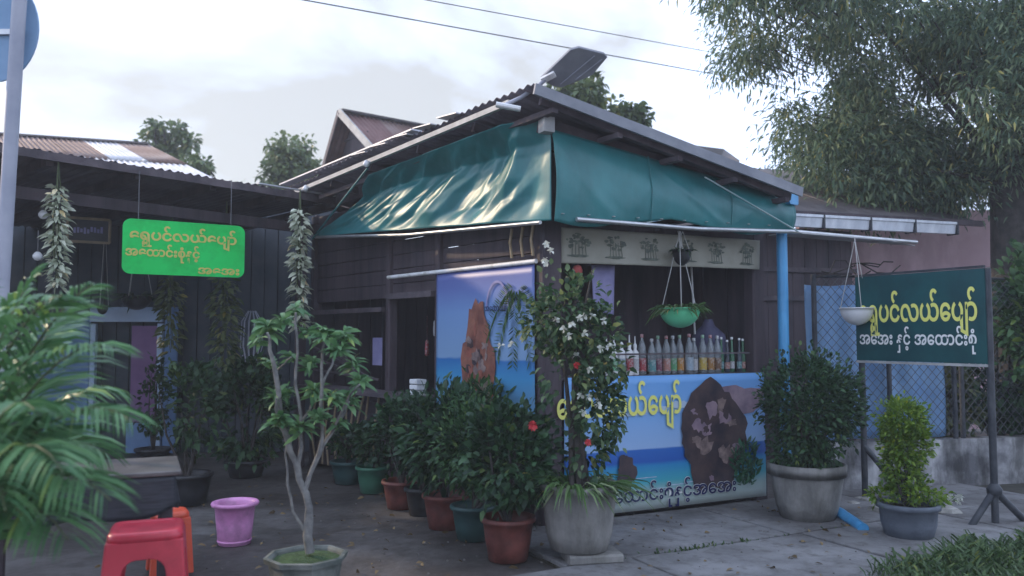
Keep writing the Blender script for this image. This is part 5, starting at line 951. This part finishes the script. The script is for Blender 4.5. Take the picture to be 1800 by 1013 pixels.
for c, r, n in (((-.03, 0, .74), (.155, .15, .15), 1500), ((.0, 0, .60), (.155, .15, .14), 1300), ((-.03, 0, .46), (.125, .12, .13), 800), ((.0, 0, .32), (.14, .14, .10), 600), ((.12, 0, .26), (.13, .12, .06), 260), ((-.15, 0, .27), (.1, .1, .06), 200)):
    q = shrub_pts(yl + Vector(c), r, n, c[2] * 9, -.18); pp.append(q); cs_.append(out_dirs(q, yl + Vector(c), .3))
leaf_obj('foliage', np.concatenate(pp), np.concatenate(cs_), NP.uniform(.7, 1.3, sum(map(len, pp))) * .036, .45, M['l_yellow'], t)

# ------------------------------------------------------------------ row of pots along the shop side
def row_pot(x, y, w, h, m, label, cz, cr, n, llen, ml, seed, wr=.5, flowers=None):
    q = G(x, y, -.01); r = w / 2 * q.y / FPX
    t = potted_shrub('potted_shrub', label, q, (r * .72, r * .93, h), M[m], (0, 0, cz), cr, n, llen, ml, wr, 'potted shrubs along the shop side', seed)
    if flowers:
        fl_, fd_ = [], []
        for c in flowers:
            for j in range(10):
                a = 2 * math.pi * j / 10; fl_.append(tuple(q + Vector(c))); fd_.append((math.cos(a), -.5, math.sin(a)))
        leaf_obj('red_flowers', fl_, fd_, .034, .8, M['petal_red'], t, kind='stuff')
row_pot(893, 984, 94, .25, 'terracotta', 'leafy shrub with red bloom in terracotta pot beside the cement vine pot', .58, (.27, .26, .34), 1900, .066, 'l_shrub', 21, .5, [(.14, -.22, .80)])
row_pot(832, 948, 78, .22, 'teal_pot', 'shrub in dark green pot behind the nearest terracotta pot', .60, (.26, .26, .34), 1900, .045, 'l_shrub2', 22, .34)
row_pot(783, 928, 80, .23, 'terracotta', 'shrub in second terracotta pot from the front of the row', .62, (.28, .26, .33), 1000, .095, 'l_shrub', 23, .34)
row_pot(742, 905, 60, .20, 'black', 'shrub in black pot between the second and third terracotta pots', .58, (.24, .22, .30), 1500, .042, 'l_dark', 24, .6)
row_pot(706, 893, 68, .21, 'terracotta', 'shrub in rearmost terracotta pot of the row', .55, (.24, .22, .28), 1100, .06, 'l_shrub', 25)
row_pot(655, 866, 58, .22, 'green_pot', 'low plant in light green pot near the rear of the row', .42, (.18, .18, .16), 500, .06, 'l_dark', 26)
row_pot(612, 850, 62, .20, 'teal_pot', 'low plant in dark green pot at the far end of the row', .38, (.18, .18, .14), 420, .06, 'l_dark', 27)
row_pot(860, 905, 64, .24, 'black', 'tall shrub in black pot directly beneath the side poster', .72, (.30, .26, .30), 800, .11, 'l_shrub2', 28, .2)
# yard plants
row_pot(328, 886, 88, .24, 'black', 'bare stemmed plant in wide black tub behind the table', .78, (.26, .24, .40), 520, .075, 'l_dark', 31)
row_pot(432, 838, 74, .16, 'black', 'dense dark shrub in the yard behind the bare branched tree', .60, (.36, .32, .46), 2400, .08, 'l_shrub', 32)
row_pot(268, 812, 60, .14, 'black', 'thin dark plant in shallow pot left of the black tub', .62, (.16, .16, .42), 320, .07, 'l_dark', 33)
row_pot(352, 790, 70, .16, 'black', 'tall dark croton plant before the blue door', .85, (.34, .3, .5), 1500, .09, 'l_dark', 34)
row_pot(480, 790, 70, .16, 'black', 'dark leafy plant at the back of the yard by the verandah end', .62, (.36, .3, .42), 1500, .085, 'l_dark', 35)
row_pot(392, 770, 60, .16, 'black', 'shadowy plant at the back wall between croton and verandah end', .80, (.3, .3, .5), 1200, .085, 'l_dark', 36)
# pink bucket pot
pk = G(412, 956, -.01); t = thing('pink_bucket', pk, 'pink plastic bucket pot on the yard concrete', 'bucket')
MB().lathe(pk, [(.085, 0), (.098, .004), (.112, .13), (.122, .235), (.142, .24), (.146, .252), (.14, .262), (.122, .262), (.112, .24), (.104, .18)], 36).build('body', M['pink'], t)
MB().lathe(pk, [(.108, .19), (.05, .195), (.001, .198)], 20).build('soil', M['soil'], t)
mb = MB(); mb.lathe(pk, [(.0985, .02), (.104, .022), (.104, .03), (.0985, .032)], 36); mb.build('foot_ring', M['pink'], t)
# ------------------------------------------------------------------ bare branched little tree in octagonal pot
M['oct_pot'] = mat('mossy_cement', (.07, .085, .075), (.19, .20, .18), 7, .85, bump=.3, bscale=25); pl = Vector((-1.035, 4.22, -.01)); t = thing('frangipani_tree', pl, 'small pale branched tree with leaf rosettes in an octagonal pot', 'potted plant')
MB().lathe(pl, [(.13, 0), (.155, .004), (.185, .17), (.205, .175), (.21, .20), (.19, .203), (.178, .19), (.17, .16)], 8, smooth=False, rot=.39).build('pot', M['oct_pot'], t)
MB().lathe(pl, [(.178, .178), (.1, .19), (.001, .195)], 16).build('moss', M['moss'], t)
def tp(x, y, d=0.0): return P(x, y, 4.22 + d)
mb = MB()
for pts, r0_, r1_ in (([(545, 972), (543, 915), (538, 868), (522, 815)], .030, .024), ([(522, 818), (505, 770), (492, 715), (485, 660), (474, 615), (470, 585)], .023, .010), ([(505, 770), (490, 735), (486, 700)], .015, .008),
                  ([(524, 818), (528, 760), (524, 700), (520, 650), (522, 590), (520, 550)], .014, .007), ([(536, 862), (560, 800), (582, 762), (606, 725), (614, 705)], .017, .008), ([(560, 800), (566, 740), (566, 680), (568, 610), (572, 590)], .014, .007),
                  ([(582, 762), (612, 700), (632, 676)], .010, .006), ([(566, 680), (585, 640), (592, 622)], .009, .005), ([(542, 945), (515, 900), (505, 850), (502, 800), (500, 765)], .013, .006), ([(528, 760), (545, 720), (552, 695)], .009, .006), ([(485, 660), (500, 640), (512, 628)], .008, .005)):
    rj = random.Random(pts[-1][0]); fine = [pts[0]]
    for (xa, ya), (xb, yb) in zip(pts, pts[1:]): fine += [((xa + xb) / 2 + rj.uniform(-4, 4), (ya + yb) / 2 + rj.uniform(-3, 3)), (xb, yb)]
    pts = fine
    dep = random.Random(len(pts) * 7 + pts[-1][0]).uniform(-.16, .16); n_ = len(pts)
    mb.tube([tp(x, y, dep * (k / (n_ - 1)) if r0_ < .029 else 0) for k, (x, y) in enumerate(pts)], [(r0_ + (r1_ - r0_) * k / (n_ - 1)) * .78 * rj.uniform(.86, 1.14) for k in range(n_)], 8)
mb.build('trunk', M['bark_pale'], t)
lp, ld, ll = [], [], []; rr = random.Random(4)
for x, y, k_ in ((470, 580, 1.15), (486, 700, .8), (490, 742, 1), (520, 548, .8), (612, 706, 1.1), (634, 672, .9), (552, 690, 1.1), (572, 588, 1.1), (593, 618, .9), (530, 752, 1), (512, 628, .6), (604, 590, .8), (455, 600, .6), (500, 565, .7), (545, 640, .8), (505, 690, .7), (585, 700, .8), (560, 735, .8), (620, 640, .7), (475, 640, .6), (540, 585, .7), (595, 745, .6)):
    c = tp(x, y, rr.uniform(-.14, .14))
    for j in range(int(44 * k_)):
        a = rr.uniform(0, 2 * math.pi); e = rr.uniform(-.35, .9); lp.append(tuple(c + Vector((0, 0, rr.uniform(-.03, .02))))); ld.append((math.cos(a) * math.cos(e), math.sin(a) * math.cos(e), math.sin(e))); ll.append(rr.uniform(.055, .115) * k_ ** .5)
leaf_obj('foliage', lp, ld, ll, .30, M['l_plum'], t, curl=.25)

# ------------------------------------------------------------------ hanging vines
def vine(label, x, y0, y1, Y, rad, n, llen, ml, ztop=None, seed=0):
    a, b = P(x, y0, Y), P(x, y1, Y); t = thing('hanging_vine', a, label, 'hanging plant', 'hanging vines'); rr = random.Random(seed)
    mb = MB()
    for k in range(4): mb.tube([Vector((a.x, a.y, ztop or a.z + .1)), a + Vector((rr.uniform(-.3, .3) * rad, rr.uniform(-.3, .3) * rad, 0)), a.lerp(b, .5) + Vector((rr.uniform(-.5, .5) * rad, rr.uniform(-.5, .5) * rad, 0)), a.lerp(b, rr.uniform(.8, 1)) + Vector((rr.uniform(-.4, .4) * rad, 0, 0))], .004, 5)
    mb.build('stem', M['stem'], t)
    v = NP.rand(n); an = NP.rand(n) * 2 * math.pi; q = np.sqrt(NP.rand(n)) * rad * (.55 + .45 * np.sin(np.pi * np.clip(v * .9 + .1, 0, 1)))
    p = np.stack([a.x + (b.x - a.x) * v + np.cos(an) * q, a.y + (b.y - a.y) * v + np.sin(an) * q, a.z + (b.z - a.z) * v], 1)
    d = np.stack([np.cos(an), np.sin(an), NP.uniform(-.9, .1, n)], 1); leaf_obj('foliage', p, d, NP.uniform(.6, 1.2, n) * llen, .38, M[ml], t)
vine('pale leaved vine hanging at the right end of the eave above the bare branched tree', 527, 370, 575, 7.1, .055, 330, .085, 'l_vine', 2.56, 1)
vine('pale leaved vine hanging left of the green sign by the globe lamps', 101, 325, 505, 6.0, .05, 330, .075, 'l_vine', 2.58, 2)
vine('thin olive vine hanging below the left part of the green sign', 300, 490, 620, 7.6, .09, 240, .09, 'l_vine_dark', 2.5, 3)
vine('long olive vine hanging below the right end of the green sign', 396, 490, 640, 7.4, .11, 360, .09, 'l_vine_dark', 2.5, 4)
# bird cage shape: wire flower frame by the verandah end
wf = MB(); c = P(442, 600, 8.2)
for k in range(6): a = math.pi * k / 6; wf.tube([c + Vector((math.cos(a) * .12 * s * w_, math.sin(a) * .12 * s * w_, z_)) for s, w_, z_ in ((1, .3, .3), (1, .8, .2), (1, .9, -.05), (1, .35, -.3))], .004, 5, False); wf.tube([c + Vector((-math.cos(a) * .12 * w_, -math.sin(a) * .12 * w_, z_)) for w_, z_ in ((.3, .3), (.8, .2), (.9, -.05), (.35, -.3))], .004, 5, False)
wf.build('wire_hanger', M['teal_dark'] if False else M['pole_grey'], None, c, 'thin pale wire hanging frame in the dark behind the little tree', 'hanger')

# ------------------------------------------------------------------ table and stools
tc_ = Vector((-2.02, 3.93, 0)); tbl = thing('table', tc_, 'dark table with brown top and black cloth skirt at lower left', 'table')
ta = math.radians(24); tx, ty = Vector((math.cos(ta), math.sin(ta), 0)), Vector((-math.sin(ta), math.cos(ta), 0))
def tq(a, b, z): return tc_ + tx * a + ty * b + Vector((0, 0, z))
MB().prism([tq(-.42, -.27, .645), tq(.42, -.27, .645), tq(.42, .25, .645), tq(-.42, .25, .645)], (0, 0, .022)).build('top', M['tabletop'], tbl, bevel=.006)
ck = MB()
def ckf(u, v):
    w_ = u * 4; k = int(min(3, w_)); f_ = w_ - k; cs = [(-.298, -.298), (.298, -.298), (.298, .298), (-.298, .298), (-.298, -.298)]
    a_, b_ = cs[k], cs[k + 1]; x_, y_ = a_[0] + (b_[0] - a_[0]) * f_, a_[1] + (b_[1] - a_[1]) * f_; g = 1 + v * (.03 + .035 * math.sin(u * 95)) 
    return tq(x_ * g * 1.32, y_ * g * .84 - .01, .642 - v * (.17 + .02 * math.sin(u * 40) + .02 * math.sin(u * 17)))
ck.grid(ckf, 160, 8); ck.build('cloth', M['cloth'], tbl, solid=.003)
for i, j in ((-1, -1), (1, -1), (1, 1), (-1, 1)): MB().bar(tq(.36 * i, .21 * j, 0), tq(.36 * i, .21 * j, .64), .055, .055, up=tx, bev=.006).build('leg', M['wood_dark'], tbl)
def stool(loc, rz, label, m, h=.44, top=.145, bot=.185):
    loc = Vector(loc); t = thing('plastic_stool', loc, label, 'stool', 'plastic stools by the table'); cr, sr_ = math.cos(rz), math.sin(rz)
    def W(x, y, z): return loc + Vector((x * cr - y * sr_, x * sr_ + y * cr, z))
    def rsq(r, q, z, n=5):
        out = []
        for cx, cy, a0 in ((r - q, -(r - q), -90), (r - q, r - q, 0), (-(r - q), r - q, 90), (-(r - q), -(r - q), 180)):
            for k in range(n): an = math.radians(a0 + 90 * k / (n - 1)); out.append(W(cx + q * math.cos(an), cy + q * math.sin(an), z))
        return out
    mb = MB(); rings = [rsq(top - .035, .03, h - .006), rsq(top - .025, .035, h), rsq(top - .008, .045, h - .003), rsq(top, .05, h - .014), rsq(top + .003, .05, h - .04), rsq(top - .004, .05, h - .04)]
    V = [v for r in rings for v in r]; n = len(rings[0]); mb.add(V, [[i * n + k, i * n + (k + 1) % n, (i + 1) * n + (k + 1) % n, (i + 1) * n + k] for i in range(len(rings) - 1) for k in range(n)], True); mb.add(rings[0], [list(range(n))])
    mb.build('seat', m, t)
    for k in range(4):
        a = math.pi / 2 * k; ca, sa = math.cos(a), math.sin(a)
        def S(x, z, ins=0.0):
            r_ = top + (bot - top) * (1 - z / h) - ins; q = x * (r_ / top); return W(q * ca + r_ * sa, q * sa - r_ * ca, z)
        T = top * .97; w_ = .052
        pts = [(-T, .0), (-T + w_ * .8, .0)] + [(-T + w_ + .012 + (.05) * (1 - math.cos(math.pi / 2 * j / 4)), h * .66 + .055 * math.sin(math.pi / 2 * j / 4)) for j in range(5)]
        pts = pts + [(-x, z) for x, z in pts[::-1]] + [(T, h - .035), (-T, h - .035)]
        mb = MB(); mb.prism([S(x, z) for x, z in pts], Vector((-(sa * cr + ca * sr_), -(sa * sr_ - ca * cr), 0)) * .012); mb.build('side_frame', m, t, bevel=.004)
    return t
stool((-1.56, 3.58, 0), math.radians(20), 'red plastic stool nearest the camera in front of the table', M['red'], .48)
stool((-1.885, 4.62, 0), math.radians(30), 'orange red plastic stool peeping out behind the right end of the table', M['orange_red'], .33, .09, .11)

# ------------------------------------------------------------------ feathery palm at the left edge
pb0 = Vector((-2.12, 2.95, 0)); palm = thing('areca_palm', pb0, 'feathery green palm with arching fronds at the left edge', 'palm')
add_pot(palm, pb0, .13, .18, .28, M['black'])
def frond(pts, ll0, n, seed, w=.085):
    rr = random.Random(seed); pts = [Vector(p) for p in pts]; out_p, out_d, out_l = [], [], []
    def bez(u):
        a = pts[0].lerp(pts[1], u); b = pts[1].lerp(pts[2], u); return a.lerp(b, u)
    mb = MB(); mb.tube([bez(k / 10) for k in range(11)], [.009 - .0007 * k for k in range(11)], 6, False); mb.build('frond_stem', M['stem'], palm)
    for k in range(n):
        u = .22 + .78 * k / n; p = bez(u); d = (bez(min(1, u + .02)) - bez(u - .02)).normalized(); s_ = d.cross(Vector((0, 0, 1))).normalized(); up_ = s_.cross(d)
        for sg_ in (-1, 1):
            out_p.append(tuple(p)); out_d.append(tuple(s_ * sg_ * .85 + d * (.55 + .5 * u) + up_ * (.12 + rr.uniform(-.1, .1)) - Vector((0, 0, .12)))); out_l.append(ll0 * (math.sin(math.pi * (.18 + .78 * u)) * .9 + .12) * rr.uniform(.9, 1.08))
    leaf_obj('frond', out_p, out_d, out_l, w, M['l_palm'], palm, fold=.2, curl=.35)
def pp_(x, y, Y): return P(x, y, Y)
o_ = pb0 + Vector((0, 0, .3))
for k, (m_, e_) in enumerate((((40, 560, 2.8), (165, 500, 2.75)), ((60, 560, 2.7), (200, 610, 2.6)), ((70, 620, 2.6), (235, 740, 2.5)), ((40, 720, 2.5), (195, 880, 2.35)), ((-10, 560, 2.9), (70, 470, 3.0)), ((-60, 600, 2.9), (-60, 480, 3.0)), ((20, 660, 2.5), (110, 830, 2.2)), ((60, 640, 3.2), (215, 690, 3.3)), ((-20, 700, 2.5), (10, 900, 2.2)), ((30, 600, 3.1), (120, 560, 3.4)), ((0, 640, 2.6), (60, 720, 2.2)), ((20, 780, 2.6), (120, 950, 2.4)), ((40, 690, 2.9), (190, 800, 2.9)), ((-40, 640, 2.6), (-30, 800, 2.3)), ((10, 520, 2.8), (110, 520, 2.6)))):
    frond([o_, P(*m_), P(*e_)], .30, 34, k)

# ------------------------------------------------------------------ small things on the ground
pe = MB(); q0, q1 = G(1478, 902, .05), G(1518, 930, .03); pe.tube([q0 + Vector((-.16, .06, .03)), q0 + Vector((-.05, .02, .02)), q0, q0.lerp(q1, .5), q1], .036, 14); po = pe.build('drain_pipe', M['blue_pipe'], None, q0, 'short bright blue drain pipe lying by the bush pot', 'pipe')
names = ('largest pale', 'flat grey', 'small round', 'broken white', 'low brown', 'mossy', 'angular')
for k, (x, y, r) in enumerate(((1530, 885, .07), (1555, 905, .10), (1512, 880, .04), (1542, 892, .05), (1585, 912, .09), (1660, 905, .10), (1500, 890, .05))):
    q = G(x, y, 0); bm_ = MB(); bm_.lathe(q, [(r * .7, 0), (r, r * .25), (r * .8, r * .55), (r * .3, r * .75), (.001, r * .78)], 9, jit=.7, seed=k * 3.3, smooth=False); bm_.build('stone', M['stone'], None, q, '%s stone in the rubble between the bush pots' % names[k], 'stone', 'rubble stones')
fl_, fd_ = [], []
for k in range(5):
    c = G(1675 + R_.uniform(-12, 12), 878 + R_.uniform(-6, 6), .05)
    for j in range(6): a = 2 * math.pi * j / 6; fl_.append(tuple(c)); fd_.append((math.cos(a), -.4, math.sin(a)))
leaf_obj('fallen_flowers', fl_, fd_, .035, .8, M['petal_white'], None, G(1675, 878), label='cluster of white flowers on the ground by the low wall', cat='flowers', kind='stuff')
# leaf litter and grit on the concrete
n = 260; lx = []
while len(lx) < n:
    x, y = R_.uniform(-2.4, 2.6), R_.uniform(4.0, 7.2); f_ = Vector((x, y, 0)) - A
    if f_.dot(NF) < .03 and f_.dot(NS) < .03: continue
    lx.append((x, y, .026 if f_.dot(NF) > 0 and (f_.dot(E1) > -.4 or f_.dot(NF) > .96) else .004))
leaf_obj('fallen_leaves', lx, np.concatenate([NP.normal(size=(n, 2)), NP.uniform(-.02, .08, (n, 1))], 1), NP.uniform(.025, .06, n), .45, mat_leaf('dry_leaf', (.06, .04, .02), (.24, .17, .08), .7, .1), label='dry fallen leaves scattered over the yard and pavement', cat='leaves', kind='stuff')
gb = MB()
for k in range(260):
    x, y, z_ = R_.choice(lx); q = Vector((x + R_.gauss(0, .25), y + R_.gauss(0, .25), z_ - .006)); r = R_.uniform(.003, .009); gb.lathe(q, [(r, 0), (r * .8, r * .7), (.0005, r)], 5, smooth=False)
gb.build('grit', M['grit'], kind='stuff', label='loose grit on the concrete', cat='grit')
# grass in the right foreground
gp, gdn, gl = [], [], []
while len(gp) < 13000:
    x = R_.uniform(1.2, 4.2); y = R_.uniform(2.8, 5.3); edge = 5.0 - .9 * max(0, 2.7 - x) ** 1.3 + .2 * mnoise.noise(Vector((x * 3, y, 0)))
    if y > edge or x < 1.85 + .25 * mnoise.noise(Vector((y * 3, 1, 0))): continue
    gp.append((x, y, .02)); a = R_.uniform(0, 2 * math.pi); gdn.append((math.cos(a) * .5, math.sin(a) * .5, 1)); gl.append(R_.uniform(.09, .22) * (1.1 + .5 * mnoise.noise(Vector((x * 2, y * 2, 3)))))
leaf_obj('grass', gp, gdn, gl, .06, M['l_grass'], None, None, fold=.2, curl=.5, label='tufted green grass in the right foreground', cat='grass', kind='stuff')

# ------------------------------------------------------------------ thin haze box added to lift the dark tones
hz = MB(); hz.prism([(-153, -63, -1.1), (153, -63, -1.1), (153, 243, -1.1), (-153, 243, -1.1)], (0, 0, 11.2)); haze = hz.build('haze', bpy.data.materials.new('veil_air'), kind='stuff', label='thin pale haze added to lift the dark tones', cat='haze')
hm = haze.data.materials[0]; hm.use_nodes = True; hm.node_tree.nodes.clear()
_o = hm.node_tree.nodes.new('ShaderNodeOutputMaterial'); _v = hm.node_tree.nodes.new('ShaderNodeVolumePrincipled')
_v.inputs['Color'].default_value = (.86, .92, 1, 1); _v.inputs['Density'].default_value = .0042; _v.inputs['Anisotropy'].default_value = .2
hm.node_tree.links.new(_v.outputs[0], _o.inputs['Volume'])
